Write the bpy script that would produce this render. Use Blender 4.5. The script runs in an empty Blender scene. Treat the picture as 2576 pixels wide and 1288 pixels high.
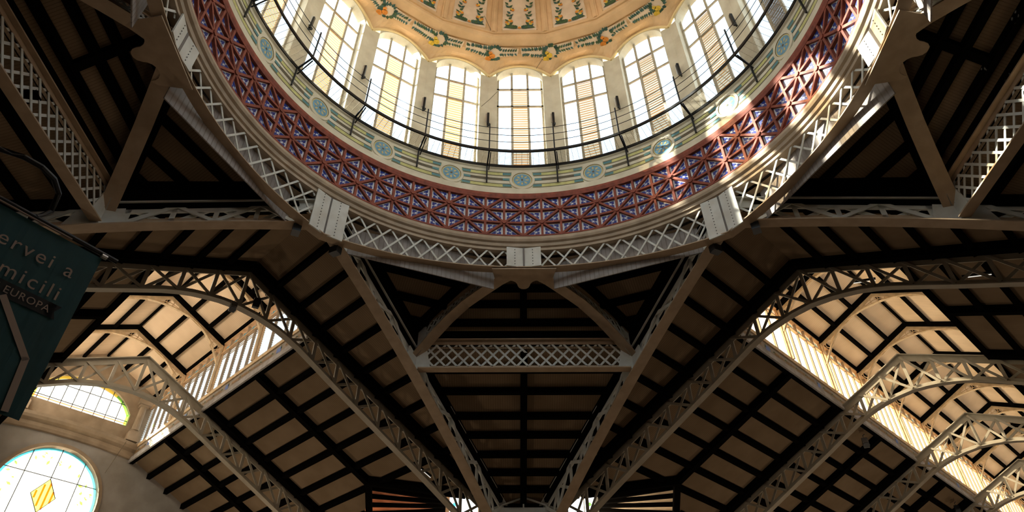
import bpy, math, random
from mathutils import Vector, Matrix, geometry
random.seed(7)
C = bpy.context.scene.collection
sc = bpy.context.scene
R_ = math.radians
PI = math.pi
EYE = 1.6                      # eye height; every z below is measured from the eye and lifted by EYE when built
# ------------------------------------------------------------------ camera
CAMX, CAMY = -0.5024, -10.405  # dome axis is the world origin
F = 1740.6
cd = bpy.data.cameras.new('camera'); cam = bpy.data.objects.new('camera', cd); C.objects.link(cam)
fw = Vector((-0.0082628, 0.7249117, 0.6887922)); rt = Vector((0.9999527, 0.0095235, 0.0019726)); up = Vector((0.0051298, -0.6887759, 0.7249561))
cam.matrix_world = Matrix(((rt.x, up.x, -fw.x, CAMX), (rt.y, up.y, -fw.y, CAMY), (rt.z, up.z, -fw.z, EYE), (0, 0, 0, 1)))
cd.sensor_width = 36; cd.lens = F / 2576 * 36
cd.shift_x = (1288 - 1267.47) / 2576; cd.shift_y = (501.96 - 644) / 2576
cd.clip_start = 0.1; cd.clip_end = 400
sc.camera = cam
# ------------------------------------------------------------------ world, sun, exposure
w = bpy.data.worlds.new('sky'); sc.world = w; w.use_nodes = True
nt = w.node_tree; nt.nodes.clear()
out = nt.nodes.new('ShaderNodeOutputWorld'); bg = nt.nodes.new('ShaderNodeBackground')
tc = nt.nodes.new('ShaderNodeTexCoord'); sx = nt.nodes.new('ShaderNodeSeparateXYZ'); rp = nt.nodes.new('ShaderNodeValToRGB')
nt.links.new(tc.outputs['Generated'], sx.inputs[0]); nt.links.new(sx.outputs['Z'], rp.inputs[0]); nt.links.new(rp.outputs[0], bg.inputs[0]); nt.links.new(bg.outputs[0], out.inputs[0])
rp.color_ramp.elements[0].position = 0.0; rp.color_ramp.elements[0].color = (1.0, 0.97, 0.90, 1)
rp.color_ramp.elements[1].position = 0.75; rp.color_ramp.elements[1].color = (0.66, 0.83, 1.0, 1)
bg.inputs[1].default_value = 3.6
sd = bpy.data.lights.new('sun', 'SUN'); sd.energy = 36.0; sd.angle = R_(1.0); sd.color = (1.0, 0.90, 0.74)
sun = bpy.data.objects.new('sun', sd); C.objects.link(sun)
SUN_AZ, SUN_EL = R_(100), R_(28)   # heading the light travels (from +Y towards +X) and its height
sun.rotation_euler = Vector((math.sin(SUN_AZ) * math.cos(SUN_EL), math.cos(SUN_AZ) * math.cos(SUN_EL), -math.sin(SUN_EL))).to_track_quat('-Z', 'Y').to_euler()
sun.location = (-60, -14, 40)
sc.view_settings.view_transform = 'Standard'; sc.view_settings.look = 'None'
sc.view_settings.exposure = 0.0; sc.view_settings.gamma = 1.0; sc.view_settings.use_curve_mapping = False

# ------------------------------------------------------------------ materials
MATS = {}
def mat(name, col, rough=0.7, metal=0.0, noise=0.0, nscale=6.0, stripes=None, bump=0.0):
    m = bpy.data.materials.new(name); m.use_nodes = True; n = m.node_tree; b = n.nodes['Principled BSDF']
    b.inputs['Base Color'].default_value = (*col, 1); b.inputs['Roughness'].default_value = rough; b.inputs['Metallic'].default_value = metal
    src = None
    tcn = n.nodes.new('ShaderNodeTexCoord')
    if noise:
        no = n.nodes.new('ShaderNodeTexNoise'); no.inputs['Scale'].default_value = nscale; no.inputs['Detail'].default_value = 6
        n.links.new(tcn.outputs['Object'], no.inputs['Vector'])
        cr = n.nodes.new('ShaderNodeValToRGB'); cr.color_ramp.elements[0].position = 0.33; cr.color_ramp.elements[1].position = 0.7
        k = 1 - noise; cr.color_ramp.elements[0].color = (col[0] * k, col[1] * k * 0.97, col[2] * k * 0.92, 1)
        cr.color_ramp.elements[1].color = (min(1, col[0] * (1 + noise * .4)), min(1, col[1] * (1 + noise * .4)), min(1, col[2] * (1 + noise * .4)), 1)
        n.links.new(no.outputs[0], cr.inputs[0]); src = cr.outputs[0]
    if stripes:     # boards: thin joints across the direction 'stripes' (a vector times lines per metre)
        d = n.nodes.new('ShaderNodeVectorMath'); d.operation = 'DOT_PRODUCT'; d.inputs[1].default_value = stripes
        n.links.new(tcn.outputs['Object'], d.inputs[0])
        fr = n.nodes.new('ShaderNodeMath'); fr.operation = 'FRACT'; n.links.new(d.outputs['Value'], fr.inputs[0])
        gt = n.nodes.new('ShaderNodeMath'); gt.operation = 'GREATER_THAN'; gt.inputs[1].default_value = 0.22; n.links.new(fr.outputs[0], gt.inputs[0])
        mx = n.nodes.new('ShaderNodeMix'); mx.data_type = 'RGBA'; n.links.new(gt.outputs[0], mx.inputs[0])
        mx.inputs[6].default_value = (col[0] * .72, col[1] * .69, col[2] * .66, 1)
        if src: n.links.new(src, mx.inputs[7])
        else: mx.inputs[7].default_value = (*col, 1)
        src = mx.outputs[2]
        bp = n.nodes.new('ShaderNodeBump'); bp.inputs['Strength'].default_value = 0.25; bp.inputs['Distance'].default_value = 0.01
        n.links.new(gt.outputs[0], bp.inputs['Height']); n.links.new(bp.outputs[0], b.inputs['Normal'])
    if src: n.links.new(src, b.inputs['Base Color'])
    if name.startswith('black_beam') or name.startswith('boards'): b.inputs['Specular IOR Level'].default_value = 0.0
    MATS[name] = m
    return m
def glass(name, col, diffuse=0.0, slats=None, dcol=None, duty=0.5):
    """thin pane: clear tinted transmission mixed with some milky diffusion, optional louvre slats"""
    m = bpy.data.materials.new(name); m.use_nodes = True; n = m.node_tree; n.nodes.clear()
    o = n.nodes.new('ShaderNodeOutputMaterial'); t = n.nodes.new('ShaderNodeBsdfTransparent'); t.inputs[0].default_value = (*col, 1)
    tr = n.nodes.new('ShaderNodeBsdfTranslucent'); tr.inputs[0].default_value = (*(dcol or col), 1)
    df = n.nodes.new('ShaderNodeBsdfDiffuse'); df.inputs[0].default_value = (*(dcol or col), 1)
    ad = n.nodes.new('ShaderNodeMixShader'); ad.inputs[0].default_value = 0.35; n.links.new(tr.outputs[0], ad.inputs[1]); n.links.new(df.outputs[0], ad.inputs[2])
    mx = n.nodes.new('ShaderNodeMixShader'); mx.inputs[0].default_value = diffuse
    n.links.new(t.outputs[0], mx.inputs[1]); n.links.new(ad.outputs[0], mx.inputs[2])
    gl = n.nodes.new('ShaderNodeBsdfGlossy'); gl.inputs['Roughness'].default_value = 0.1; gl.inputs[0].default_value = (0.8, 0.85, 0.9, 1)
    g2 = n.nodes.new('ShaderNodeMixShader'); g2.inputs[0].default_value = 0.03; n.links.new(mx.outputs[0], g2.inputs[1]); n.links.new(gl.outputs[0], g2.inputs[2])
    if slats:
        tcn = n.nodes.new('ShaderNodeTexCoord'); d = n.nodes.new('ShaderNodeVectorMath'); d.operation = 'DOT_PRODUCT'; d.inputs[1].default_value = slats
        n.links.new(tcn.outputs['Object'], d.inputs[0]); fr = n.nodes.new('ShaderNodeMath'); fr.operation = 'FRACT'; n.links.new(d.outputs['Value'], fr.inputs[0])
        gt = n.nodes.new('ShaderNodeMath'); gt.operation = 'LESS_THAN'; gt.inputs[1].default_value = duty; n.links.new(fr.outputs[0], gt.inputs[0])
        ml = n.nodes.new('ShaderNodeMath'); ml.operation = 'MULTIPLY'; n.links.new(gt.outputs[0], ml.inputs[0]); ml.inputs[1].default_value = 1 - diffuse
        a2 = n.nodes.new('ShaderNodeMath'); a2.operation = 'ADD'; n.links.new(ml.outputs[0], a2.inputs[0]); a2.inputs[1].default_value = diffuse
        n.links.new(a2.outputs[0], mx.inputs[0])
    n.links.new(g2.outputs[0], o.inputs[0]); MATS[name] = m
    return m
def lampmat(name, col, s):
    m = bpy.data.materials.new(name); m.use_nodes = True; b = m.node_tree.nodes['Principled BSDF']
    b.inputs['Base Color'].default_value = (*col, 1); b.inputs['Emission Color'].default_value = (*col, 1); b.inputs['Emission Strength'].default_value = s
    MATS[name] = m
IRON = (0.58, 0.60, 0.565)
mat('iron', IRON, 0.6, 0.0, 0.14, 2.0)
mat('iron_brown', (0.40, 0.30, 0.20), 0.65, 0.0, 0.15, 2.5)
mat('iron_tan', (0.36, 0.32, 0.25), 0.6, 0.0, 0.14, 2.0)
mat('iron_lit', (0.66, 0.62, 0.52), 0.6, 0.0, 0.25, 3.0)
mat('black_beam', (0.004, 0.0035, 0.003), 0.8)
mat('black_iron', (0.010, 0.013, 0.016), 0.45, 0.3)
mat('rivet', (0.12, 0.11, 0.10), 0.6)
mat('cream', (0.70, 0.60, 0.42), 0.8, 0, 0.22, 1.2)
mat('cream_pale', (0.66, 0.63, 0.50), 0.8, 0, 0.15, 1.5)
mat('ochre', (0.78, 0.54, 0.30), 0.8, 0, 0.2, 0.9)
mat('ochre_line', (0.50, 0.30, 0.12), 0.8)
mat('gold_rim', (0.85, 0.68, 0.36), 0.6)
mat('panel_pink', (0.78, 0.64, 0.48), 0.85, 0, 0.12, 2.0)
mat('leaf', (0.06, 0.12, 0.05), 0.8, 0, 0.4, 8)
mat('leaf_blue', (0.05, 0.13, 0.11), 0.8, 0, 0.4, 8)
mat('orange_fruit', (0.80, 0.30, 0.04), 0.7, 0, 0.3, 7)
mat('lemon_fruit', (0.85, 0.60, 0.06), 0.7, 0, 0.3, 7)
mat('branch', (0.25, 0.16, 0.12), 0.8)
mat('stain', (0.30, 0.19, 0.10), 0.9)
mat('moulding', (0.43, 0.345, 0.25), 0.7, 0, 0.2, 2)
mat('brick_red', (0.25, 0.058, 0.032), 0.7, 0, 0.35, 5)
mat('tile_white', (0.74, 0.79, 0.84), 0.35)
mat('tile_blue', (0.015, 0.035, 0.24), 0.35)
mat('rosette_blue', (0.16, 0.36, 0.52), 0.5, 0, 0.25, 9)
mat('rosette_gold', (0.55, 0.48, 0.22), 0.5)
mat('olive_band', (0.56, 0.56, 0.24), 0.8, 0, 0.2, 4)
mat('dark_line', (0.13, 0.11, 0.07), 0.8)
mat('teal_tile', (0.10, 0.24, 0.26), 0.6)
mat('stone', (0.40, 0.31, 0.215), 0.85, 0, 0.3, 1.2)
mat('plaster_grey', (0.36, 0.34, 0.31), 0.9, 0, 0.22, 1.0)
mat('wall_dim', (0.16, 0.12, 0.09), 0.9, 0, 0.2, .5)
mat('floor', (0.075, 0.048, 0.030), 0.55, 0, 0.2, 1.0)
mat('tan_truss', (0.72, 0.53, 0.32), 0.7, 0, 0.25, 4)
mat('tan_board', (0.66, 0.42, 0.22), 0.75, 0, 0.25, 3)
mat('red_ceiling', (0.55, 0.20, 0.10), 0.8, 0, 0.2, 3)
mat('fascia_grey', (0.40, 0.38, 0.37), 0.8, 0, 0.25, 3)
mat('mullion', (0.30, 0.22, 0.14), 0.6)
mat('frame_pale', (0.48, 0.44, 0.34), 0.6, 0, .2, 6)
mat('motif_blue', (0.12, 0.20, 0.48), 0.5)
mat('motif_brown', (0.30, 0.18, 0.08), 0.6, 0, .4, 9)
mat('banner', (0.006, 0.060, 0.068), 0.75, 0, 0.15, 3)
mat('letter', (0.34, 0.27, 0.22), 0.8)
mat('ribbon', (0.006, 0.007, 0.007), 0.8)
mat('lead', (0.05, 0.05, 0.05), 0.6)
mat('steel', (0.5, 0.52, 0.5), 0.35, 0.8)
glass('glass_clear', (0.93, 0.98, 1.0), 0.06)
glass('glass_amber', (0.46, 0.39, 0.27), 0.10, (0, 0, 6.5), (0.36, 0.18, 0.06), 0.36)
glass('glass_grey', (0.16, 0.15, 0.14), 0.2, (0, 0, 6.0), (0.12, 0.10, 0.08), 0.5)
glass('glass_louver', (0.34, 0.38, 0.39), 0.15, (0, 0, 9.0), (0.62, 0.66, 0.66), 0.35)
glass('glass_milky', (1.0, 0.97, 0.92), 0.96, None, (1.0, 0.95, 0.88))
glass('glass_sunny', (0.60, 0.56, 0.46), 0.55, None, (0.9, 0.85, 0.7))
glass('glass_warm', (1.0, 0.97, 0.84), 0.30)
glass('glass_yellow', (1.0, 0.75, 0.12), 0.3)
glass('glass_red', (0.75, 0.14, 0.03), 0.3)
glass('glass_green', (0.20, 0.50, 0.08), 0.3)
glass('glass_blue', (0.10, 0.55, 0.75), 0.3)
glass('glass_dark', (0.05, 0.16, 0.18), 0.4)
glass('glass_grating', (1, 1, 1), 0.0)
lampmat('tube_light', (1.0, 0.97, 0.88), 0.9)
mat('fascia_cream', (0.34, 0.29, 0.24), 0.8, 0, 0.2, 3)

# ------------------------------------------------------------------ mesh helpers
last_ = [None]
class MB:
    def __init__(s): s.v = []; s.f = []; s.m = []; s.k = 0
    def face(s, pts, m=None):
        i = len(s.v); s.v += [Vector(p) for p in pts]; s.f.append(list(range(i, i + len(pts)))); s.m.append(s.k if m is None else m)
    def mesh(s, vs, fs, m=None):
        i = len(s.v); s.v += [Vector(p) for p in vs]
        for f in fs: s.f.append([i + j for j in f]); s.m.append(s.k if m is None else m)
    def box(s, lo, hi, m=None):
        x0, y0, z0 = lo; x1, y1, z1 = hi
        s.mesh([(x0, y0, z0), (x1, y0, z0), (x1, y1, z0), (x0, y1, z0), (x0, y0, z1), (x1, y0, z1), (x1, y1, z1), (x0, y1, z1)],
               [(0, 3, 2, 1), (4, 5, 6, 7), (0, 1, 5, 4), (1, 2, 6, 5), (2, 3, 7, 6), (3, 0, 4, 7)], m)
    def sweep(s, pts, side, sect, m=None, close=False):
        """sect: list of (along side, along up); side: vector or list of vectors"""
        P = [Vector(p) for p in pts]; n = len(P); k = len(sect); vs = []
        for i in range(n):
            a = P[i - 1] if (i > 0 or close) else P[i]; b = P[(i + 1) % n] if (i < n - 1 or close) else P[i]
            t = (b - a).normalized(); sd_ = Vector(side[i] if isinstance(side, list) else side)
            sd_ = (sd_ - t * sd_.dot(t)).normalized(); u = sd_.cross(t).normalized()
            if u.z < 0: u = -u
            for (p, q) in sect: vs.append(P[i] + sd_ * p + u * q)
        fs = []
        for i in range(n if close else n - 1):
            j = (i + 1) % n
            for q in range(k): fs.append((i * k + q, i * k + (q + 1) % k, j * k + (q + 1) % k, j * k + q))
        if not close: fs.append(tuple(range(k))[::-1]); fs.append(tuple((n - 1) * k + q for q in range(k)))
        s.mesh(vs, fs, m)
    def bar(s, p, q, w_, h, side=(0, 0, 1), m=None):
        p, q = Vector(p), Vector(q); t = (q - p).normalized(); sd_ = Vector(side)
        if abs(sd_.normalized().dot(t)) > .98: sd_ = Vector((1, 0, 0))
        s.sweep([p, q], sd_, [(-w_ / 2, -h / 2), (w_ / 2, -h / 2), (w_ / 2, h / 2), (-w_ / 2, h / 2)], m)
    def tube(s, pts, r, n=8, m=None, close=False):
        side = Vector((0.3, 0.2, 1)).normalized()
        s.sweep(pts, side, [(r * math.cos(2 * PI * i / n), r * math.sin(2 * PI * i / n)) for i in range(n)], m, close)
    def cyl(s, c, r, axis, length, n=12, r2=None, m=None):
        c = Vector(c); a = Vector(axis).normalized(); e = a.orthogonal().normalized(); g = a.cross(e); r2 = r if r2 is None else r2
        vs = [c + (e * math.cos(2 * PI * i / n) + g * math.sin(2 * PI * i / n)) * r for i in range(n)] + [c + a * length + (e * math.cos(2 * PI * i / n) + g * math.sin(2 * PI * i / n)) * r2 for i in range(n)]
        s.mesh(vs, [(i, (i + 1) % n, n + (i + 1) % n, n + i) for i in range(n)] + [tuple(range(n))[::-1], tuple(range(n, 2 * n))], m)
    def prism(s, poly, off, m=None):
        """poly: planar 3-D outline; off: thickness vector"""
        n = len(poly); P = [Vector(p) for p in poly]; o = Vector(off)
        s.mesh(P + [p + o for p in P], [tuple(range(n)), tuple(range(2 * n - 1, n - 1, -1))] + [(i, (i + 1) % n, n + (i + 1) % n, n + i) for i in range(n)], m)
    def build(s, name, mats, parent=None, base=None, smooth=False):
        if isinstance(mats, str): mats = [mats]
        me = bpy.data.meshes.new(name); wl = Vector((0, 0, 0))
        if parent is not None: wl = Vector(parent.get('_w', (0, 0, 0)))
        bl = Vector((0, 0, 0))
        if parent is None and base is not None: bl = Vector(base); wl = bl
        me.from_pydata([(p.x - wl.x, p.y - wl.y, p.z + EYE - wl.z) for p in s.v], [], s.f)
        for x in mats: me.materials.append(MATS[x])
        me.polygons.foreach_set('material_index', s.m)
        if smooth: me.polygons.foreach_set('use_smooth', [True] * len(me.polygons))
        me.update()
        o = bpy.data.objects.new(name, me); C.objects.link(o)
        if parent is not None: o.parent = parent
        else: o.location = bl
        o['_w'] = tuple(wl); last_[0] = o
        return o
def tag(o, label, cat, group=None, kind=None):
    o['label'] = label; o['category'] = cat
    if group: o['group'] = group
    if kind: o['kind'] = kind
    return o
def thing(name, loc, label, cat, group=None, kind=None):
    o = bpy.data.objects.new(name, None); C.objects.link(o); o.empty_display_size = 0.2
    L = Vector((loc[0], loc[1], loc[2] + EYE)); o.location = L; o['_w'] = tuple(L)
    return tag(o, label, cat, group, kind)
def copy_tree(o, ang, label=None, name=None):
    """copy a thing with its parts and turn the copy by ang about the dome axis"""
    def cp(x, par):
        c = x.copy(); C.objects.link(c)
        if par is not None: c.parent = par
        for ch in list(x.children): cp(ch, c)
        return c
    c = cp(o, None); M = Matrix.Rotation(-ang, 4, 'Z')
    c.location = M @ o.location; c.rotation_euler = (0, 0, o.rotation_euler.z - ang)
    if label: c['label'] = label
    return c
def pol(r, az, z):   # az in degrees from +Y towards +X
    a = R_(az); return Vector((r * math.sin(a), r * math.cos(a), z))
def V3(*a): return Vector(a)
class Nave:          # local frame: u outward along the nave, v across it (clockwise side positive)
    def __init__(s, az):
        a = R_(az); s.a = Vector((math.sin(a), math.cos(a), 0)); s.b = Vector((math.cos(a), -math.sin(a), 0)); s.az = az
    def P(s, u, v, z): return s.a * u + s.b * v + Vector((0, 0, z))
def lerp(a, b, t): return a + (b - a) * t
def interp(x, tab):
    for (x0, y0), (x1, y1) in zip(tab, tab[1:]):
        if x <= x1: return y0 + (y1 - y0) * (x - x0) / (x1 - x0)
    return tab[-1][1]
SL = 0.449; ZR = 16.2
def roofz(v): return ZR - SL * abs(v)
def t0u(v): return 9.38 + .352 * abs(v)
BOX = lambda w_, h: [(-w_ / 2, -h / 2), (w_ / 2, -h / 2), (w_ / 2, h / 2), (-w_ / 2, h / 2)]
TEE = lambda w_, t, d, e: [(-w_ / 2, 0), (w_ / 2, 0), (w_ / 2, t), (e / 2, t), (e / 2, d), (-e / 2, d), (-e / 2, t), (-w_ / 2, t)]
def inv(sect): return [(a, -b) for a, b in sect][::-1]

# ================================================================== DRUM AND DOME
def lathe(mb, prof, n=160, m=None, a0=0, a1=360):
    k = len(prof); vs = []; full = (a1 - a0) >= 360; cnt = n if full else n + 1
    for i in range(cnt):
        for (r, z) in prof: vs.append(pol(r, a0 + (a1 - a0) * i / n, z))
    fs = []
    for i in range(n):
        j = (i + 1) % cnt
        for q in range(k - 1): fs.append((i * k + q, i * k + q + 1, j * k + q + 1, j * k + q))
    mb.mesh(vs, fs, m)
# moulded ring under the tile frieze
mb = MB(); lathe(mb, [(9.34, 16.02), (9.20, 16.05), (9.20, 16.16), (9.13, 16.19), (9.10, 16.30), (9.02, 16.34), (8.98, 16.42), (8.98, 16.50), (9.03, 16.53), (9.03, 16.58), (9.07, 16.60), (9.07, 16.64), (9.5, 16.64), (9.5, 16.02), (9.34, 16.02)])
o = mb.build('trim_1', 'moulding', smooth=False); tag(o, 'stepped brown moulding ring between the lattice ring girder and the blue tile frieze', 'moulding', kind='structure')
# drum wall core (outer shell)
mb = MB(); lathe(mb, [(9.22, 16.62), (9.22, 18.6), (9.22, 20.3), (10.0, 20.3), (10.0, 15.75), (9.5, 15.9)])
o = mb.build('wall_drum', 'stone'); tag(o, 'round drum wall that carries the dome, behind the tile frieze', 'wall', kind='structure')
# --- tile frieze
fr = thing('tile_frieze', (0, 0, 16.6), 'blue and white triangular tiles in a red brick lattice around the drum', 'frieze')
NT = 80; ROW = [16.64, 17.28, 17.93, 18.58]
mbr = MB(); tiles = MB()
def tp(i, j, r): return pol(r, i * 360 / NT, ROW[j])
RB = 9.10
for i in range(NT):
    n_ = pol(1, i * 4.5, 0)
    mbr.sweep([tp(i, 0, RB), tp(i, 3, RB)], Vector((n_.y, -n_.x, 0)), BOX(.085, .11))
    for j in range(3):
        if (i + j) % 2 == 0: A, B = tp(i, j, RB), tp(i + 1, j + 1, RB)
        else: A, B = tp(i + 1, j, RB), tp(i, j + 1, RB)
        if j == 1: pass
        mbr.bar(A, B, .085, .11, side=(0, 0, 1))
        # two triangles per cell
        a, b, c, d = tp(i, j, RB + .05), tp(i + 1, j, RB + .05), tp(i + 1, j + 1, RB + .05), tp(i, j + 1, RB + .05)
        tris = [(a, b, c), (a, c, d)] if (i + j) % 2 == 0 else [(a, b, d), (b, c, d)]
        for T in tris:
            tiles.face(T, 0); g = (T[0] + T[1] + T[2]) / 3; nn = -Vector((g.x, g.y, 0)).normalized()
            I = [g + (p - g) * .56 + nn * .012 for p in T]
            # blue curled ornament: notched triangle
            mid = [(I[q] + I[(q + 1) % 3]) / 2 for q in range(3)]
            tiles.face([I[0], lerp(I[0], mid[0], .75), lerp(g, mid[0], .25) + nn * .012], 1)
            for q in range(3):
                p0 = I[q]; m0 = mid[q]; m2 = mid[q - 1]
                tiles.face([p0, lerp(p0, m0, .8), lerp(g + nn * .012, m0, .35), lerp(g + nn * .012, p0, .3), lerp(g + nn * .012, m2, .35), lerp(p0, m2, .8)], 1)
    for j in range(1, 3): mbr.sweep([tp(i, j, RB), tp(i + 1, j, RB)], pol(1, i * 4.5 + 2.25, 0), BOX(.11, .085))
for j in range(3):
    for i in range(NT):
        if (i + j) % 2 == 0 and j > 0: c = tp(i, j, RB - .05); mbr.cyl(c, .09, -pol(1, i * 4.5, 0), .05, 8)
lathe(mbr, [(9.13, 18.50), (9.03, 18.50), (8.99, 18.62), (8.99, 18.74), (9.16, 18.74)], 160)
lathe(mbr, [(9.15, 16.62), (9.05, 16.62), (9.05, 16.68), (9.15, 16.68)], 160)
tiles.build('tile_field', ['tile_white', 'tile_blue'], fr)
mbr.build('brick_lattice', 'brick_red', fr)
# --- cream band with rosettes
band = thing('rosette_band', (0, 0, 18.74), 'cream plaster band with blue rosettes above the tile frieze', 'frieze')
mb = MB(); lathe(mb, [(9.10, 18.74), (9.00, 18.74), (9.00, 19.02), (9.06, 19.06), (9.06, 20.12), (8.99, 20.16), (8.99, 20.24), (9.2, 20.24)], 160)
mb.build('plaster_band', 'cream_pale', band)
for k in range(20):
    c = k * 18
    for q, (zz, hh, m0) in enumerate([(19.22, .15, 0), (19.56, .07, 0), (19.86, .15, 0)]):
        fl = MB()
        lo, hi = c + 2.6 + (0.0 if q == 1 else .0), c + 15.4
        for z0, z1, mm, rr in ((zz - hh / 2, zz + hh / 2, 0 if q != 1 else 1, 9.052), (zz + hh / 2, zz + hh / 2 + .03, 1, 9.045), (zz - hh / 2 - .03, zz - hh / 2, 1, 9.05)):
            n = 10
            for i in range(n):
                a0 = lo + (hi - lo) * i / n; a1 = lo + (hi - lo) * (i + 1) / n
                fl.face([pol(rr, a0, z0), pol(rr, a1, z0), pol(rr, a1, z1), pol(rr, a0, z1)], mm)
        for a0, a1 in ((lo + .15, lo + 2.3), (hi - 2.3, hi - .15)):
            fl.face([pol(9.04, a0, zz - .06), pol(9.04, a1, zz - .06), pol(9.04, a1, zz + .06), pol(9.04, a0, zz + .06)], 2)
        fl.build('painted_stripe', ['olive_band', 'dark_line', 'teal_tile'], band)
    # rosette
    ro = MB(); cc = pol(9.06, c, 19.53); n_ = -pol(1, c, 0); e = Vector((n_.y, -n_.x, 0)); z_ = Vector((0, 0, 1))
    def ring(r0, r1, d0, d1, m, n=28):
        for i in range(n):
            a, b = 2 * PI * i / n, 2 * PI * (i + 1) / n
            f0 = lambda r, d, t: cc + (e * math.cos(t) + z_ * math.sin(t)) * r + n_ * d
            ro.face([f0(r0, d0, a), f0(r0, d0, b), f0(r1, d1, b), f0(r1, d1, a)], m)
    ring(.52, .50, 0, .05, 0); ring(.50, .40, .05, .05, 0); ring(.40, .385, .05, .03, 1); ring(.385, .34, .03, .03, 3); ring(.34, .001, .03, .03, 2)
    for q in range(8):
        t = 2 * PI * q / 8; p0 = cc + (e * math.cos(t) + z_ * math.sin(t)) * .20 + n_ * .036
        ro.face([p0 + (e * math.cos(t) + z_ * math.sin(t)) * .09, p0 + (-e * math.sin(t) + z_ * math.cos(t)) * .045, p0 - (e * math.cos(t) + z_ * math.sin(t)) * .09, p0 - (-e * math.sin(t) + z_ * math.cos(t)) * .045], 3)
    ring(.05, .001, .04, .04, 4, 8)
    ro.build('rosette', ['cream_pale', 'dark_line', 'rosette_blue', 'rosette_gold', 'dark_line'], band)
# --- one window bay of the drum (az 0) : flat polygon bay
RW = 9.14
def bayp(r, t, z): return Vector((r * math.tan(R_(t)), r, z))
def archz(t, hw=6.6, z0=26.25, rise=.95):
    x = min(1, abs(t) / hw); return z0 + rise * math.sqrt(max(0, 1 - x * x * .93)) if x < 1 else z0 + rise * .2646
def corn(t): return 26.55 + .80 * (1 - (abs(t) / 9) ** 2)
drum = MB()
for k in range(20):
    rot = Matrix.Rotation(-R_(18 * k), 3, 'Z')
    def q4(a, b, c, d, m=0): drum.face([rot @ a, rot @ b, rot @ c, rot @ d], m)
    for s_ in (-1, 1):
        q4(bayp(RW, 6.6 * s_, 20.2), bayp(RW, 9 * s_, 20.2), bayp(RW, 9 * s_, 26.55), bayp(RW, 6.6 * s_, 26.55))
        q4(bayp(RW, 6.6 * s_, 20.2), bayp(RW, 6.6 * s_, 26.55), bayp(RW + .42, 6.32 * s_, 26.55), bayp(RW + .42, 6.32 * s_, 20.2))
        q4(bayp(RW + .42, 6.3 * s_, 20.2), bayp(RW + .42, 9 * s_, 20.2), bayp(RW + .42, 9 * s_, 27.5), bayp(RW + .42, 6.3 * s_, 27.5))
    n = 16
    for i in range(n):
        t0 = -6.6 + 13.2 * i / n; t1 = -6.6 + 13.2 * (i + 1) / n
        z0, z1 = archz(t0), archz(t1); c0, c1 = corn(t0), corn(t1)
        q4(bayp(RW, t0, z0), bayp(RW, t1, z1), bayp(RW, t1, max(z1, c1)), bayp(RW, t0, max(z0, c0)))
        q4(bayp(RW, t0, z0), bayp(RW, t1, z1), bayp(RW + .42, t1 * .96, z1), bayp(RW + .42, t0 * .96, z0))
        q4(bayp(RW + .42, t0, z0), bayp(RW + .42, t1, z1), bayp(RW + .42, t1, 27.9), bayp(RW + .42, t0, 27.9))
    q4(bayp(RW, -6.6, 20.22), bayp(RW, 6.6, 20.22), bayp(RW + .5, 6.6, 20.3), bayp(RW + .5, -6.6, 20.3))
o = drum.build('wall_drum_windows', 'cream_pale'); tag(o, 'cream plaster piers between the tall windows under the dome', 'wall', kind='structure')
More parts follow.
